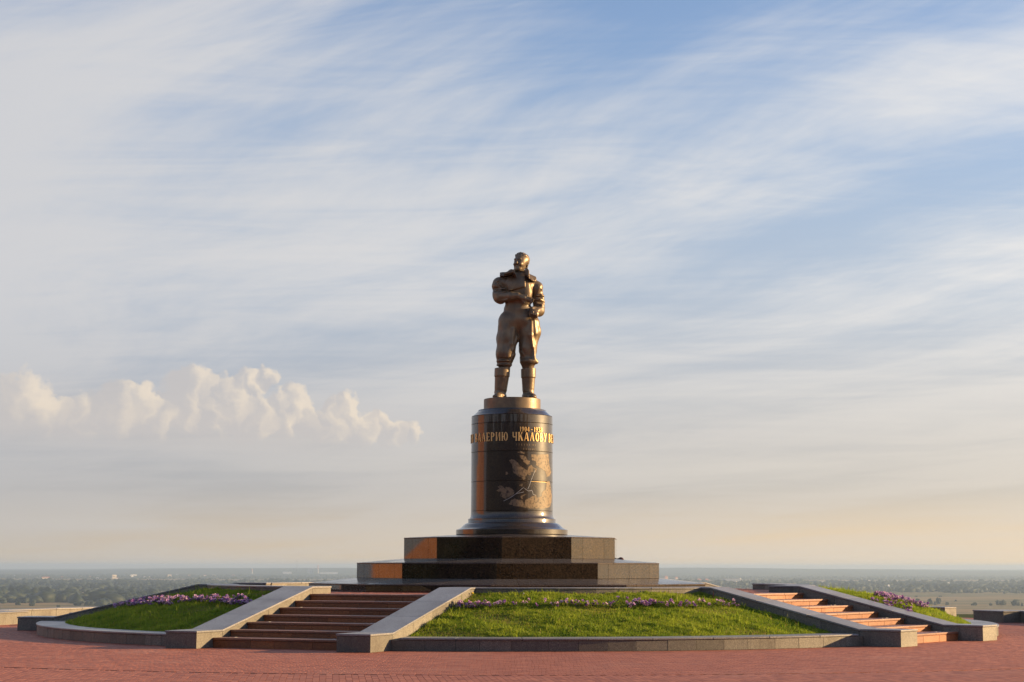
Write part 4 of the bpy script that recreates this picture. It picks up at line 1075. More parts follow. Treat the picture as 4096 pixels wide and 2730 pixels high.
def hair_mesh():
    s = SDF((-10, -220, 2230), (340, 230, 2610), 6.0)
    fx, fy = -math.sin(rad(22)), -math.cos(rad(22)); rx, ry = math.cos(rad(22)), -math.sin(rad(22))
    def H(r_, f_, z_): return (150 + rx * r_ + fx * f_, 0 + ry * r_ + fy * f_, z_)
    s.ell((172, 26, 2440), (124, 144, 121), 0, (0, 0, -30))
    for q, top in ((-66, 2506), (-34, 2528), (2, 2536), (40, 2526), (76, 2496)):        # locks combed back from the brow
        s.cone(H(q, 70, top - 20), H(q * 1.05, 34, top + 4), 15, 24, 14); s.cone(H(q * 1.05, 34, top + 4), H(q, -40, top + 4), 24, 24, 14)
    s.cone(H(70, -84, 2420), H(50, -84, 2320), 46, 40, 24); s.cone(H(-20, -100, 2420), H(-10, -90, 2310), 46, 44, 24)
    def cut(X, Y, Z):
        f = (X - 150) * fx + Y * fy                               # keep the face clear below the hairline
        lim = -28 + np.clip((Z - 2400) * 0.55, 0, 40) + np.clip((Z - 2468) * 3.2, 0, 140)
        return f - lim
    sl, g = s.win((-100, -400, 2000), (500, 400, 2700)); s.F[sl] = np.maximum(s.F[sl], cut(*g).astype(np.float32))
    s.add(lambda X, Y, Z: 3.0 * np.sin(((X - 150) * rx + Y * ry) * 0.16 + Z * 0.05), (-10, -200, 2240), (340, 230, 2600), 0, 'd', 0)
    s.F[:, :, 0] = 20
    return s.mesh('hair', 1)
rx_, ry_ = math.cos(rad(22)), -math.sin(rad(22))
link_mesh('hair', hair_mesh(), BRONZE, statue)
def boot(left):
    s = SDF((-380, -300, -20) if left else (120, -300, -20), (0, 220, 600) if left else (460, 220, 600), 7.0)
    if left:
        top, bot, toe = (-176, -20, 400), (-207, -5, 70), (-262, -175, 34)
        cu0, cu1, r0, r1, rc_ = (-168, -22, 545), (-176, -20, 392), 124, 100, 133
    else:
        top, bot, toe = (278, 30, 385), (276, 35, 60), (352, -140, 34)
        cu0, cu1, r0, r1, rc_ = (277, 30, 538), (278, 30, 378), 117, 95, 127
    s.cone(bot, top, r1, r0, 0, .95)
    def cuff(X, Y, Z):
        t = (Z - cu1[2]) / (cu0[2] - cu1[2]); cx_ = cu1[0] + (cu0[0] - cu1[0]) * t; cy_ = cu1[1]
        r = np.sqrt((X - cx_) ** 2 + ((Y - cy_) / .95) ** 2)
        return np.maximum(r - (rc_ + 2 * t), np.maximum(cu1[2] - Z, Z - cu0[2] - 0.06 * (X - cx_)))
    s.add(cuff, (cu1[0] - rc_, -200, cu1[2]), (cu1[0] + rc_, 200, cu0[2]), 3)
    s.ell((bot[0], bot[1] - 10, 46), (102, 112, 62), 30)
    s.cone((bot[0], bot[1] - 30, 48), toe, 78, 52, 30)
    s.ell((toe[0], toe[1], 34), (70, 80, 46), 30)
    s.add(lambda X, Y, Z: -5 * np.sin(Z * 0.06 + X * 0.02) * np.clip((200 - Z) / 100, 0, 1), (-400, -300, 30), (460, 220, 220), 0, 'd', 0)
    sl, (X, Y, Z) = s.win((-500, -500, -100), (600, 500, 700)); s.F[sl] = np.maximum(s.F[sl], (4 - Z) + 0 * X + 0 * Y)
    return s.mesh('boot', 1)
link_mesh('boot', boot(True), BRONZE, statue); link_mesh('boot', boot(False), BRONZE, statue)
lathe('foot_disc', [(0.781, 5.968 - STZ), (0.785, 5.975 - STZ), (0.783, 6.262 - STZ), (0.775, 6.27 - STZ), (0.76, 0.002)], BRONZE, statue)

# ------------------------------------------------------------------ low walls round the terrace
def ring_wall(a0, a1, r0, r1, h, label, pier=None):
    wl = empty('boundary_wall'); tag(wl, label, 'wall', 'low granite walls round the terrace')
    n = max(2, int(round(abs(a1 - a0) * r0 / 1.1)))
    for i in range(n):
        p, q = a0 + (a1 - a0) * i / n, a0 + (a1 - a0) * (i + 1) / n
        arc_block('facing_stone', r0, r1, p + 0.0002, q - 0.0002, -0.02, h - 0.046, GREY, wl, 1, 0.004)
        arc_block('cap_slab', r0 - 0.018, r1 + 0.018, p + 0.0001, q - 0.0001, h - 0.042, h, GREYCAP, wl, 1, 0.009)
    if pier:
        for p0, p1, ra, rb in pier:
            arc_block('pier', ra, rb, p0, p1, -0.02, h - 0.046, GREY, wl, 1, 0.004)
            arc_block('pier_cap', ra - 0.02, rb + 0.02, p0 - 0.0012, p1 + 0.0012, h - 0.042, h + 0.002, GREYCAP, wl, 1, 0.009)
ring_wall(rad(-158), rad(-106), 16.25, 16.85, 0.37, 'pale sunlit low wall across the far left edge of the terrace', [(rad(-107), rad(-97), 15.0, 16.9)])
ring_wall(rad(100), rad(113), 17.05, 17.65, 0.36, 'low wall block at the right edge, beside the gap in the wall', [(rad(112.4), rad(117.3), 16.4, 17.6)])
ring_wall(rad(127.6), rad(158), 18.45, 19.05, 0.36, 'dark low wall behind the bright lawn beyond the sunlit steps')

# ------------------------------------------------------------------ petunias
def blossom_mesh():
    V = [(0, 0, -0.018)]; F = []
    for k in range(10):
        a = k * math.pi / 5; r = 0.046 if k % 2 == 0 else 0.036
        V.append((0.014 * math.cos(a), 0.014 * math.sin(a), 0.0)); V.append((r * math.cos(a), r * math.sin(a), 0.010 + (0.006 if k % 2 else -0.004)))
    for k in range(10):
        i0, o0 = 1 + 2 * k, 2 + 2 * k; i1, o1 = 1 + 2 * ((k + 1) % 10), 2 + 2 * ((k + 1) % 10)
        F.append((0, i0, i1)); F.append((i0, o0, o1)); F.append((i0, o1, i1))
    V.append((0, 0, -0.055)); b = len(V) - 1
    for k in range(0, 10, 2): F.append((1 + 2 * ((k + 2) % 10), 1 + 2 * k, b))
    return np_mesh('blossom', np.array(V), np.array(F), np.array([(0.0 if i % 3 == 0 else 1.0) for i in range(30)] + [0.5] * 5))
def petal_mat(name, c, c2):
    m, t, b = new_mat(name)
    a = t.new('ShaderNodeAttribute', attribute_name='tint'); r = orand(t)
    cc = t.mix(t.sstep(r, 0.2, 0.8), c, c2); cc = t.mix(a.outputs['Fac'], (0.10, 0.03, 0.12), cc)
    t.link(cc, b.inputs['Base Color']); b.inputs['Roughness'].default_value = 0.6; b.inputs['Specular IOR Level'].default_value = 0.2
    tr = t.new('ShaderNodeBsdfTranslucent'); t.link(cc, tr.inputs[0]); mx = t.new('ShaderNodeMixShader'); mx.inputs[0].default_value = 0.3
    t.link(b.outputs[0], mx.inputs[1]); t.link(tr.outputs[0], mx.inputs[2]); t.link(mx.outputs[0], t.n['Material Output'].inputs[0])
    return m
PETAL = petal_mat('petunia_petal', (0.32, 0.14, 0.40), (0.70, 0.46, 0.64))
BL = blossom_mesh(); BL.materials.append(PETAL)
def foliage_mesh(seed, n=44, rad_=0.13, hgt=0.12):
    rng = np.random.default_rng(seed); V = []; F = []; tint = []
    for i in range(n):
        a = rng.uniform(0, 6.283); r = rng.uniform(0.0, rad_); z = rng.uniform(0.01, hgt); c = np.array([r * math.cos(a), r * math.sin(a), z])
        d = np.array([math.cos(a), math.sin(a), rng.uniform(-0.1, 0.9)]); d /= np.linalg.norm(d); s_ = np.cross(d, [0, 0, 1]); s_ /= np.linalg.norm(s_) + 1e-6
        L = rng.uniform(0.03, 0.055); W = L * 0.36; b = len(V)
        V += [c, c + d * L * .5 + s_ * W, c + d * L + np.array([0, 0, -0.008]), c + d * L * .5 - s_ * W]; F += [(b, b + 1, b + 2), (b, b + 2, b + 3)]; tint += [rng.random()] * 2
    # stems
    for i in range(6):
        a = rng.uniform(0, 6.283); b = len(V); p = np.array([math.cos(a), math.sin(a), 0]) * rad_ * 0.6
        V += [(-0.002, 0, -0.01), (0.002, 0, -0.01), tuple(p + np.array([0.002, 0, hgt]))]; F.append((b, b + 1, b + 2)); tint.append(0.3)
    me = np_mesh('foliage', np.array(V, float), np.array(F), np.array(tint)); me.materials.append(LEAFG); return me
FOL = [foliage_mesh(20 + i) for i in range(5)]
def petunia(r, az, label, group, nb, rng, spread=0.085, hh=0.11):
    ab = ('A', 'L') if az < TH['L'] else ('L', 'R') if az < TH['R'] else ('R', 'D')
    x, y = r * math.sin(az), -r * math.cos(az); z = float(slope_xy(np.array([x]), np.array([y]), ab)[0])
    p = empty('petunia_plant', (x, y, z), rng.uniform(0, 6.28)); tag(p, label, 'flower', group)
    link_mesh('foliage', rng.choice(FOL), None, p)
    for k in range(nb):
        o = link_mesh('blossom', BL, None, p)
        a = rng.uniform(0, 6.283); q = spread * math.sqrt(rng.random())
        o.location = (q * math.cos(a), q * math.sin(a), hh + rng.uniform(-0.045, 0.055)); sc = rng.uniform(0.65, 1.05); o.scale = (sc, sc, sc)
        o.rotation_euler = (rng.uniform(0.2, 1.2), rng.uniform(-0.5, 0.5), rng.uniform(0, 6.28))
def az_of(px_, r):
    lo, hi = -1.5, 1.5
    for _ in range(40):
        m = (lo + hi) / 2
        if 2045 + 6885 * r * math.sin(m) / (47.364 - r * math.cos(m)) < px_: lo = m
        else: hi = m
    return lo
rng = random.Random(3)
for i in range(74):
    f = i / 73; az_ = rad(-80 + 42.5 * f); r = 9.38 + 0.85 * (1 - f) ** 1.6 + rng.uniform(-0.27, 0.27)
    r = min(max(r, 8.95), 10.6); 
    petunia(r, az_ + rng.uniform(-.006, .006), 'purple petunia in the dense flower strip on the shaded bed', 'petunias of the dense strip', rng.randint(5, 8), rng)
row = [2110, 2150, 2190, 2248, 2284, 2345, 2370, 2416, 2456, 2828, 2950, 1800, 1818, 1838, 1858, 1878, 1898, 2512, 2538, 2558, 2578, 2598, 2625, 2660, 2705, 2735, 2775, 2808, 1782, 1808, 1832, 1848, 1868, 1888, 1908, 1924, 1940, 1958, 1986, 2004, 2022, 2058, 2090, 2212, 2232, 2264, 2302, 2322, 2392, 2440, 2474, 2500, 2528, 2548, 2568, 2588, 2610, 2640, 2674, 2690, 2720, 2745, 2790, 2856, 2880, 2906, 2926, 2996, 3038]
for i, q in enumerate(row):
    r = 9.38 + rng.uniform(-0.14, 0.14) + (-0.25 if q in (2500, 1832, 2474) else 0)
    a_ = az_of(q, r)
    if not in_bed(('L', 'R'), np.array([r * math.sin(a_)]), np.array([-r * math.cos(a_)]), 0.12)[0]: continue
    petunia(r, a_, 'purple petunia in the sparse row across the middle lawn', 'petunias of the sparse row', rng.randint(4, 7) if 1800 < q < 1960 or 2520 < q < 2620 else rng.randint(2, 4), rng, 0.06)
for i in range(44):
    f = rng.random(); az_ = rad(62.0 + 17 * rng.random()); r = 9.75 + 1.25 * f
    petunia(r, az_, 'purple petunia hanging beside the parapet beyond the sunlit steps', 'petunias beyond the sunlit steps', rng.randint(4, 7), rng)

# weeds on the lawns
YEL = plain('yellow_petal', (0.80, 0.55, 0.04), 0.6); STALK = plain('dry_stalk', (0.35, 0.30, 0.14), 0.8); FLUFF = plain('seed_fluff', (0.75, 0.72, 0.66), 0.9)
def weed(px_, r, h, head, label, hr):
    a = az_of(px_, r); x, y, z = r * math.sin(a), -r * math.cos(a), float(slope_z(r, ('A', 'L') if a < TH['L'] else ('L', 'R')))
    p = empty('weed', (x, y, z)); tag(p, label, 'weed')
    V = []; F = []
    for k in range(5):
        t_ = k / 4
        for j in range(4): V.append((0.004 * math.cos(j * 1.571) + 0.03 * t_ * t_, 0.004 * math.sin(j * 1.571), h * t_))
    for k in range(4):
        for j in range(4): F.append((4 * k + j, 4 * k + (j + 1) % 4, 4 * k + 4 + (j + 1) % 4, 4 * k + 4 + j))
    link_mesh('stalk', mesh('stalk', V, F), STALK, p)
    bm = bmesh.new(); bmesh.ops.create_icosphere(bm, subdivisions=2, radius=hr)
    for v in bm.verts: v.co *= 1 + 0.25 * math.sin(37 * v.co.x / hr) * math.sin(29 * v.co.y / hr); v.co.z *= 0.7; v.co += Vector((0.03, 0, h))
    me = bpy.data.meshes.new('flower_head'); bm.to_mesh(me); bm.free(); link_mesh('flower_head', me, head, p)
    link_mesh('leaves', FOL[int(px_) % 5], None, p).scale = (0.8, 0.8, 0.5)
weed(1889, 8.45, 0.09, YEL, 'yellow dandelion at the upper left corner of the middle lawn', 0.03)
weed(1958, 9.45, 0.09, YEL, 'small yellow flower among the petunias near the shaded steps', 0.02)
weed(2092, 8.75, 0.16, FLUFF, 'tall seed stalk in the upper middle lawn', 0.016)
weed(2702, 8.9, 0.20, FLUFF, 'tall dry stalk in the upper right of the middle lawn', 0.012)
weed(592, 10.1, 0.16, FLUFF, 'white-headed stalk below the dense flower strip', 0.022)

# rust-red marker stake and a dropped bundle
RUST = plain('rusty_steel', (0.30, 0.10, 0.05), 0.8, c2=(0.18, 0.07, 0.04))
def stake():
    r = 8.75; a = az_of(2848, r); x, y = r * math.sin(a), -r * math.cos(a); z = float(slope_z(r, ('L', 'R')))
    V = []; F = []
    for k, (zz_, w_) in enumerate(((-0.05, .010), (0.14, .010), (0.185, .008), (0.20, .003))):
        for j in range(4): V.append((w_ * (1, -1, -1, 1)[j], w_ * (1, 1, -1, -1)[j], zz_))
    for k in range(3):
        for j in range(4): F.append((4 * k + j, 4 * k + (j + 1) % 4, 4 * k + 4 + (j + 1) % 4, 4 * k + 4 + j))
    F.append((12, 13, 14, 15))
    o = link_mesh('marker_stake', mesh('marker_stake', V, F), RUST, None, (x, y, z)); tag(o, 'thin rust-red stake at the upper right corner of the middle lawn', 'stake')
stake()
CLOTH = plain('dark_red_cloth', (0.10, 0.035, 0.03), 0.85, c2=(0.05, 0.03, 0.03))
def bundle():
    bm = bmesh.new(); bmesh.ops.create_icosphere(bm, subdivisions=4, radius=1.0)
    for v in bm.verts:
        c = v.co; f = 1 + 0.12 * math.sin(5 * c.x + 2 * c.y) + 0.10 * math.sin(7 * c.y - 4 * c.z) + 0.06 * math.sin(13 * c.x + 9 * c.z)
        k = 1.0 - 0.45 * abs(c.x - 0.1)
        v.co = Vector((c.x * 0.115 * f, c.y * 0.09 * f, max(c.z, -0.25) * 0.075 * f * k + 0.012))
    me = bpy.data.meshes.new('cloth_bundle'); bm.to_mesh(me); bm.free(); me.polygons.foreach_set('use_smooth', [True] * len(me.polygons))
    o = link_mesh('cloth_bundle', me, CLOTH, None, (3.06, 1.25, 1.868)); tag(o, 'small dark red bundle lying on the lower plinth tier at its right end', 'bundle')
bundle()

# ------------------------------------------------------------------ river plain: woods, bushes, houses
ICO = bmesh.new(); bmesh.ops.create_icosphere(ICO, subdivisions=1, radius=1.0)
ICO_V = np.array([v.co[:] for v in ICO.verts]); ICO_F = np.array([[v.index for v in f.verts] for f in ICO.faces]); ICO.free()
ICO0 = bmesh.new(); bmesh.ops.create_icosphere(ICO0, subdivisions=0, radius=1.0) if False else bmesh.ops.create_icosphere(ICO0, subdivisions=1, radius=1.0)
ICO0.free()
def clump_mesh(name, x, y, z, r, h, tint, rng):
    """crowns: one lumpy low-poly ellipsoid each, shape jittered"""
    n = len(x); B = ICO_V; m = len(B)
    jit = 1 + 0.26 * rng.standard_normal((n, m))
    V = B[None] * jit[..., None]
    V = V * np.stack([r, r, h * 0.55], 1)[:, None, :] + np.stack([x, y, z + h * 0.45], 1)[:, None, :]
    F = (np.arange(n)[:, None, None] * m + ICO_F[None]).reshape(-1, 3)
    return np_mesh(name, V.reshape(-1, 3), F, np.repeat(tint, len(ICO_F)), True)
def ypx(px_y): return 91.8 * 6885.0 / (px_y - 2266.5)            # ground distance seen at that height of the picture
def xat(px_x, d): return (px_x - 2048.0) / 6885.0 * d
rngn = np.random.default_rng(5)
def wood(name, label, bands, dens, hgt, seed):
    """bands: list of (x0,x1,far,near) in picture measure, turned into ground positions"""
    rg = np.random.default_rng(seed); X, Y, R_, H_, T_ = [], [], [], [], []
    for (x0, x1, yf, yn, gap) in bands:
        d = ypx(yn)
        while d < ypx(yf):
            L = (x1 - x0) / 6885 * d; n = int(L / dens * (d / 6000) ** -0.0)
            u = rg.uniform(x0, x1, n); dd = d + rg.normal(0, 45 + d * 0.008, n)
            k = (np.sin(u * 0.013 + d * 0.0021 + seed) + np.sin(u * 0.031 - d * 0.0013) + 0.5 * np.sin(u * 0.083 + d * 0.01)) > gap * 2.5 - 2.5
            u, dd = u[k], dd[k]; n = len(u)
            x_ = (u - 2048) / 6885 * dd; hh = hgt * rg.uniform(0.6, 1.25, n) * (0.75 + 0.35 * np.sin(u * 0.02 + d))
            X.append(x_); Y.append(dd - 47); H_.append(hh); R_.append(hh * rg.uniform(0.5, 0.95, n)); T_.append((0.35 + 0.28 * np.sin(u * 0.05 + d * 0.004) + 0.2 * rg.standard_normal(n)).clip(0, 1))
            d += max(70, d * 0.022)
    x, y, r, h, t = [np.concatenate(q) for q in (X, Y, R_, H_, T_)]
    me = clump_mesh(name, x, y, np.full(len(x), ZP - 1.0), r, h, t, rg)
    return tag(link_mesh(name, me, WOOD), label, 'woods', kind='stuff')
wood('floodplain_woods', 'broad belt of hazy woods across the plain, left of the monument', [(-250, 2050, 2332, 2366, .18), (-250, 420, 2366, 2374, .35)], 7, 20, 1)
wood('near_woods', 'nearest dark woods at the left edge of the plain', [(-250, 210, 2388, 2412, .12), (150, 640, 2392, 2410, .25), (430, 700, 2404, 2422, .6)], 8, 24, 2)
wood('plain_woods', 'hazy woods on the plain, right of the monument', [(2050, 4400, 2330, 2352, .22), (3180, 3900, 2352, 2364, .10), (3750, 4400, 2350, 2368, .35)], 7, 19, 3)
wood('far_woods', 'distant patchy trees among the villages', [(-250, 4400, 2292, 2318, .40)], 12, 13, 4)

# single bushes in the dry fields
def bush_mesh(seed):
    rg = np.random.default_rng(seed); n = 26
    a = rg.uniform(0, 6.283, n); q = np.sqrt(rg.random(n)) * 0.75; zz_ = rg.uniform(0.0, 0.62, n) * (1 - 0.5 * q)
    return clump_mesh('crown', q * np.cos(a), q * np.sin(a), zz_ - 0.05, rg.uniform(0.22, 0.40, n), rg.uniform(0.4, 0.62, n), rg.random(n), rg)
BUSH = [bush_mesh(40 + i) for i in range(4)]
for b_ in BUSH: b_.materials.append(WOOD)
TRUNK = plain('bark', (0.06, 0.045, 0.03), 0.9)
TRK = mesh('trunk', [(0.05 * math.cos(k * 1.047) * s_, 0.05 * math.sin(k * 1.047) * s_, z_) for z_, s_ in ((-0.05, 1.2), (0.5, 0.6)) for k in range(6)], [(k, (k + 1) % 6, 6 + (k + 1) % 6, 6 + k) for k in range(6)]); TRK.materials.append(TRUNK)
bl = [(3655, 2413, 24, 26), (3680, 2414, 12, 14), (3704, 2414, 22, 30), (3724, 2416, 14, 16), (3738, 2413, 22, 30), (3771, 2416, 16, 14), (3878, 2418, 24, 17), (3944, 2418, 14, 12), (3972, 2415, 22, 22), (3994, 2416, 26, 24), (4040, 2418, 38, 30), (4068, 2420, 14, 16), (3650, 2384, 12, 6), (3745, 2383, 14, 6), (3805, 2401, 10, 8), (150, 2426, 22, 14), (255, 2430, 18, 12), (330, 2424, 30, 18), (385, 2424, 50, 26), (95, 2422, 26, 16)]
names = ['round bush', 'small bush', 'tall bush', 'small low bush', 'tall broad bush', 'low bush', 'wide bush', 'small round bush', 'bush', 'full bush', 'largest bush', 'slim bush']
for i, (x_, y_, w_, h_) in enumerate(bl):
    d = ypx(y_); s_ = d / 6885
    p = empty('field_bush', (xat(x_, d), d - 47, ZP - 0.3), i * 1.3); tag(p, 'lone bush in the dry field %s' % ('right of the monument' if x_ > 2000 else 'below the near woods at the far left'), 'bush', 'bushes in the field right of the monument' if x_ > 2000 else 'bushes by the near woods')
    p.scale = (w_ * s_ * 0.55, w_ * s_ * 0.55, h_ * s_ * 0.95)
    link_mesh('crown', BUSH[i % 4], None, p); link_mesh('trunk', TRK, None, p)

# houses and works
def hmat(n, c): return plain(n, c, 0.8, c2=tuple(x * 0.9 for x in c), nscale=0.2)
HW = {'w': hmat('white_render', (0.80, 0.78, 0.74)), 'c': hmat('cream_render', (0.70, 0.60, 0.45)), 'g': hmat('grey_panel', (0.42, 0.44, 0.46)), 'o': hmat('orange_brick', (0.60, 0.28, 0.14)), 'b': hmat('blue_grey_cladding', (0.22, 0.27, 0.33))}
HR = {'r': hmat('red_roof', (0.42, 0.16, 0.10)), 'g': hmat('grey_roof', (0.33, 0.34, 0.35)), 'w': hmat('pale_roof', (0.66, 0.66, 0.66)), 'd': hmat('dark_roof', (0.12, 0.11, 0.11))}
PANE = plain('window_glass', (0.05, 0.06, 0.07), 0.15)
def unit_box(): return bevel_mesh('wall', [(-.5, -.5, 0), (.5, -.5, 0), (.5, .5, 0), (-.5, .5, 0), (-.5, -.5, 1), (.5, -.5, 1), (.5, .5, 1), (-.5, .5, 1)], HEX, 0)
WALLM = {k: unit_box() for k in HW}
for k in WALLM: WALLM[k].materials.append(HW[k])
def gable(): return bevel_mesh('roof', [(-.54, -.56, 0), (.54, -.56, 0), (.54, .56, 0), (-.54, .56, 0), (-.54, 0, .7), (.54, 0, .7)], [(0, 3, 2, 1), (0, 1, 5, 4), (2, 3, 4, 5), (1, 2, 5), (3, 0, 4)], 0)
def flat(): return bevel_mesh('roof', [(-.52, -.52, 0), (.52, -.52, 0), (.52, .52, 0), (-.52, .52, 0), (-.52, -.52, .06), (.52, -.52, .06), (.52, .52, .06), (-.52, .52, .06)], HEX, 0)
ROOFM = {(k, f): (gable() if f else flat()) for k in HR for f in (0, 1)}
for (k, f), me in ROOFM.items(): me.materials.append(HR[k])
WINM = mesh('window', [(-.5, 0, 0), (.5, 0, 0), (.5, 0, 1), (-.5, 0, 1)], [(0, 1, 2, 3)]); WINM.materials.append(PANE)
def house(px_, by, w_, h_, wall, roof, gb, label, rz=0.5, wins=0, group=None, dist=None):
    if px_ > 2500: by += 8; h_ += 8
    d = dist or ypx(by); s_ = d / 6885; W = w_ * s_; Hh = h_ * s_; Dp = min(W, 16.0) if gb else max(12.0, 0.4 * W)
    zz_ = 1.7 - (by - 2266.5) / 6885 * d
    p = empty('house' if gb else 'building', (xat(px_, d), d - 47, zz_ - 0.5), rz); tag(p, label, 'house' if gb else 'building', group)
    a = link_mesh('wall', WALLM[wall], None, p); a.scale = (W, Dp, Hh * (0.6 if gb else 1) + .5)
    r = link_mesh('roof', ROOFM[(roof, gb)], None, p); r.location = (0, 0, Hh * (0.6 if gb else 1) + .5); r.scale = (W, Dp, Hh * (0.57 if gb else 1))
    for k in range(wins):
        q = link_mesh('window', WINM, None, p); q.location = ((k + .5) / wins * W - W / 2, -Dp / 2 - 0.05, Hh * .35); q.scale = (W / wins * .5, 1, Hh * .3)
HG = 'tiny houses of the far village'
house(202, 2319, 30, 9, 'c', 'r', 1, 'cream house group roof, widest house at the far left of the village', 0.5)
house(473, 2317, 18, 15, 'c', 'g', 0, 'tall cream block in the far village, above the middle of the dense flower bed', 0.6, 3)
house(520, 2309, 22, 4, 'w', 'w', 0, 'long low white building right of the tall cream block', 0.15)
house(549, 2310, 26, 9, 'w', 'g', 0, 'broad white building right of the long low one', 0.6, 4)
house(692, 2310, 15, 9, 'c', 'g', 0, 'pale cream block at the right of the far village', 0.6, 2)
house(373, 2314, 13, 6, 'o', 'r', 1, 'orange-red house in the far village', 0.5)
house(341, 2315, 17, 6, 'g', 'w', 1, 'house with a long pale roof in the far village', 0.2)
for x_, y_, w_, h_, wl, rf in ((159, 2319, 7, 5, 'w', 'w'), (266, 2316, 8, 7, 'w', 'r'), (296, 2315, 9, 5, 'w', 'w'), (406, 2317, 10, 6, 'g', 'g'), (436, 2312, 10, 5, 'c', 'w'), (485, 2318, 9, 5, 'w', 'r'), (594, 2313, 8, 7, 'w', 'd'), (613, 2313, 8, 7, 'w', 'd'), (80, 2308, 9, 5, 'w', 'g'), (132, 2305, 14, 5, 'c', 'r'), (724, 2305, 12, 7, 'g', 'g'), (770, 2306, 8, 5, 'c', 'r'), (832, 2307, 10, 5, 'w', 'r'), (868, 2306, 12, 6, 'c', 'g'), (945, 2307, 10, 6, 'w', 'r'), (986, 2302, 9, 5, 'c', 'o' if False else 'r')):
    house(x_, y_, w_, h_, wl, rf, 1, 'tiny pale house in the far village left of the monument', 0.5, 0, 'houses of the far village on the left')
house(2920, 2327, 66, 13, 'g', 'g', 0, 'wide grey building among trees, right of the black plinth', 0.25, 6)
house(2951, 2325, 8, 13, 'w', 'g', 0, 'narrow tall white house end, right of the wide grey building', 0.8)
house(2935, 2334, 6, 10, 'w', 'g', 0, 'small upright white house end below the wide grey building', 0.8)
house(3282, 2333, 13, 9, 'c', 'w', 1, 'cream house with a pale roof above the sunlit steps', 0.5)
for x_, y_, w_, h_, wl, rf in ((2898, 2327, 6, 5, 'w', 'w'), (2905, 2326, 6, 5, 'w', 'w'), (2700, 2312, 10, 5, 'c', 'r'), (2790, 2320, 14, 6, 'o', 'r'), (2820, 2320, 12, 6, 'c', 'r'), (2660, 2308, 12, 5, 'o', 'r'), (3304, 2335, 8, 5, 'w', 'w'), (3305, 2343, 8, 5, 'w', 'w'), (3373, 2338, 14, 7, 'g', 'w'), (3462, 2323, 6, 5, 'w', 'w'), (3576, 2329, 6, 7, 'w', 'w'), (3673, 2350, 8, 3, 'c', 'w'), (3815, 2330, 12, 5, 'g', 'w'), (3896, 2331, 9, 4, 'g', 'w'), (3778, 2332, 10, 5, 'g', 'w'), (3541, 2341, 7, 5, 'g', 'w')):
    house(x_, y_, w_, h_, wl, rf, 1, 'tiny pale house among the trees right of the monument', 0.5, 0, 'houses among the trees on the right')
CONC = hmat('pale_concrete', (0.62, 0.60, 0.58)); REDP = hmat('red_paint', (0.55, 0.12, 0.08)); LATT = hmat('steel_lattice', (0.30, 0.30, 0.31))
def stack(px_, by, ty, w_, label, bands):
    d = ypx(2302); s_ = d / 6885; Hh = (by - ty) * s_; r = w_ * s_ / 2; z0 = 1.7 - (by - 2266.5) / 6885 * d
    p = empty('chimney', (xat(px_, d), d - 47, z0)); tag(p, label, 'chimney')
    n = 12; zs = [0, .5, .62, .74, .86, 1.0] if bands else [0, 1.0]
    for i, (a, b) in enumerate(zip(zs[:-1], zs[1:])):
        V = [(r * (1.25 - .4 * z_) * math.cos(k * 2 * math.pi / n), r * (1.25 - .4 * z_) * math.sin(k * 2 * math.pi / n), z_ * Hh) for z_ in (a, b) for k in range(n)]
        link_mesh('shaft_section', mesh('shaft_section', V, [(k, (k + 1) % n, n + (k + 1) % n, n + k) for k in range(n)], True), REDP if i % 2 else CONC, p)
stack(1019, 2298, 2276, 4.5, 'white and red banded chimney on the horizon left of the mast', True)
stack(1280, 2296, 2258, 4.0, 'pale chimney on the horizon right of the blue-grey building', True)
def mast():
    d = ypx(2302); s_ = d / 6885; by, ty = 2296, 2243; Hh = (by - ty) * s_; z0 = 1.7 - (by - 2266.5) / 6885 * d
    p = empty('lattice_mast', (xat(1196, d), d - 47, z0)); tag(p, 'tall lattice mast on the horizon left of the monument', 'mast')
    V = []; F = []
    def bar(a, b, r):
        a, b = Vector(a), Vector(b); u = (b - a).normalized(); v = u.orthogonal().normalized(); w__ = u.cross(v); q = len(V)
        for c in (a, b):
            for k in range(4): V.append(c + (v * math.cos(k * 1.571) + w__ * math.sin(k * 1.571)) * r)
        for k in range(4): F.append((q + k, q + (k + 1) % 4, q + 4 + (k + 1) % 4, q + 4 + k))
    n = 12
    for i in range(n):
        f0, f1 = i / n, (i + 1) / n; w0, w1 = 5.5 * (1 - .78 * f0), 5.5 * (1 - .78 * f1)
        c0 = [(w0 * sx, w0 * sy, f0 * Hh) for sx, sy in ((1, 1), (-1, 1), (-1, -1), (1, -1))]; c1 = [(w1 * sx, w1 * sy, f1 * Hh) for sx, sy in ((1, 1), (-1, 1), (-1, -1), (1, -1))]
        for k in range(4): bar(c0[k], c1[k], .55); bar(c0[k], c1[(k + 1) % 4], .35); bar(c1[k], c1[(k + 1) % 4], .35)
    link_mesh('lattice', mesh('lattice', V, F), LATT, p)
    V, F2 = [], []
    V.clear(); F.clear(); 
    link_mesh('antenna', mesh('antenna', [(.6 * math.cos(k * 1.571) * s2, .6 * math.sin(k * 1.571) * s2, z_) for z_, s2 in ((Hh, 1), (Hh + 14, .3)) for k in range(4)], [(k, (k + 1) % 4, 4 + (k + 1) % 4, 4 + k) for k in range(4)]), LATT, p)
mast()
house(1250, 2297, 22, 18, 'b', 'g', 0, 'blue-grey boiler house on the horizon between mast and pale chimney', 0.3, 3, None, ypx(2302))
house(1158, 2297, 34, 8, 'w', 'w', 0, 'long low white shed on the horizon left of the mast', 0.2, 0, None, ypx(2303))
house(1322, 2297, 70, 7, 'w', 'w', 0, 'long pale shed on the horizon right of the pale chimney', 0.2, 0, None, ypx(2303))

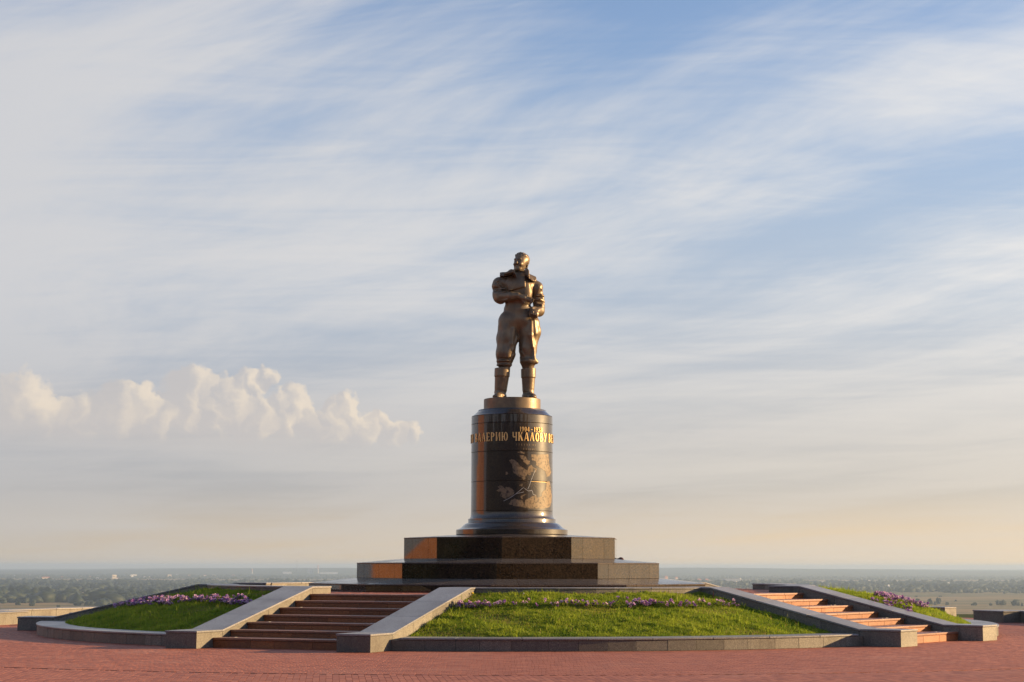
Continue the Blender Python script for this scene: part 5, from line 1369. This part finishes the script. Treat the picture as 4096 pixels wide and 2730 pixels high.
# ------------------------------------------------------------------ what stands behind and beside the viewer and shows in the polished stone
BRICK = plain('old_red_brick', (0.48, 0.20, 0.085), 0.9, c2=(0.38, 0.15, 0.065), nscale=0.6)
def tower():
    p = empty('brick_tower', (-74, 12, 0)); tag(p, 'old red brick fortress tower and wall, mirrored orange in the polished plinth', 'tower')
    V = []; F = []
    def bx(x0, x1, y0, y1, z0, z1, tap=0.0):
        b = len(V); V.extend([(x0, y0, z0), (x1, y0, z0), (x1, y1, z0), (x0, y1, z0), (x0 + tap, y0 + tap, z1), (x1 - tap, y0 + tap, z1), (x1 - tap, y1 - tap, z1), (x0 + tap, y1 - tap, z1)])
        F.extend([tuple(b + i for i in f) for f in HEX])
    bx(-7, 6, -18, -2, -0.2, 15, .5); bx(-7.3, 6.3, -18.3, -1.7, 15.02, 17.5)
    link_mesh('tower_wall', mesh('tower_wall', V, F), BRICK, p)
    V, F = [], []
    bx(-7.4, 6.4, -18.4, -1.6, 17.52, 26, 6.2); link_mesh('tent_roof', mesh('tent_roof', V, F), HR['g'], p)
    V, F = [], []
    bx(0, 5.2, -1.6, 14, -0.2, 12.5); bx(1, 5.2, 14.02, 23, -0.2, 9.0)
    for y0, y1, z0, z1 in ((23.02, 24.8, 9.0, 4.4), (24.82, 27.6, 4.4, 2.2)):
        b = len(V); V.extend([(1, y0, -.2), (5.2, y0, -.2), (5.2, y1, -.2), (1, y1, -.2), (1, y0, z0), (5.2, y0, z0), (5.2, y1, z1), (1, y1, z1)]); F.extend([tuple(b + i for i in f) for f in HEX])
    link_mesh('curtain_wall', mesh('curtain_wall', V, F), BRICK, p)
    for k in range(6):
        V, F = [], []; y0 = -1.2 + k * 2.6
        bx(4.0, 5.1, y0, y0 + 1.6, 12.52, 14.4); link_mesh('merlon', mesh('merlon', V, F), BRICK, p)
tower()
def park():
    rg = np.random.default_rng(9); X, Y, Z, R_, H_ = [], [], [], [], []
    for k in range(110):
        az_ = rad(-74 + 118 * (k + rg.random() * .7) / 110); r = rg.uniform(74, 100); x0, y0 = r * math.sin(az_), -r * math.cos(az_)
        hh = rg.uniform(10, 15)
        for j in range(34):
            a = rg.uniform(0, 6.283); q = math.sqrt(rg.random()) * hh * .33; z_ = rg.uniform(.0, .8) * hh
            X.append(x0 + q * math.cos(a)); Y.append(y0 + q * math.sin(a)); Z.append(z_); R_.append(rg.uniform(.10, .18) * hh); H_.append(rg.uniform(.2, .34) * hh)
    me = clump_mesh('park_trees', np.array(X), np.array(Y), np.array(Z), np.array(R_), np.array(H_), rg.random(len(X)), rg)
    tag(link_mesh('park_trees', me, WOOD), 'dark park trees behind the viewer, mirrored in the plinth', 'trees', kind='stuff')
park()

# ------------------------------------------------------------------ haze over the plain
def haze():
    me = bevel_mesh('haze', [(-24000, -3500, -125), (24000, -3500, -125), (24000, 36000, -125), (-24000, 36000, -125), (-24000, -3500, 30), (24000, -3500, 30), (24000, 36000, 30), (-24000, 36000, 30)], HEX, 0)
    m = bpy.data.materials.new('haze'); m.use_nodes = True; t = NT(m.node_tree); t.n.clear()
    o = t.new('ShaderNodeOutputMaterial'); v = t.new('ShaderNodeVolumePrincipled')
    v.inputs['Color'].default_value = (0.50, 0.66, 0.87, 1); v.inputs['Density'].default_value = HAZE; v.inputs['Anisotropy'].default_value = 0.25
    t.link(v.outputs[0], o.inputs['Volume'])
    tag(link_mesh('haze', me, m), 'thin morning haze over the river plain', 'haze', kind='stuff')
HAZE = 6.5e-5
haze()
scene.cycles.volume_bounces = 1
scene.cycles.max_bounces = 6
scene.cycles.transparent_max_bounces = 8
scene.cycles.caustics_reflective = False; scene.cycles.caustics_refractive = False
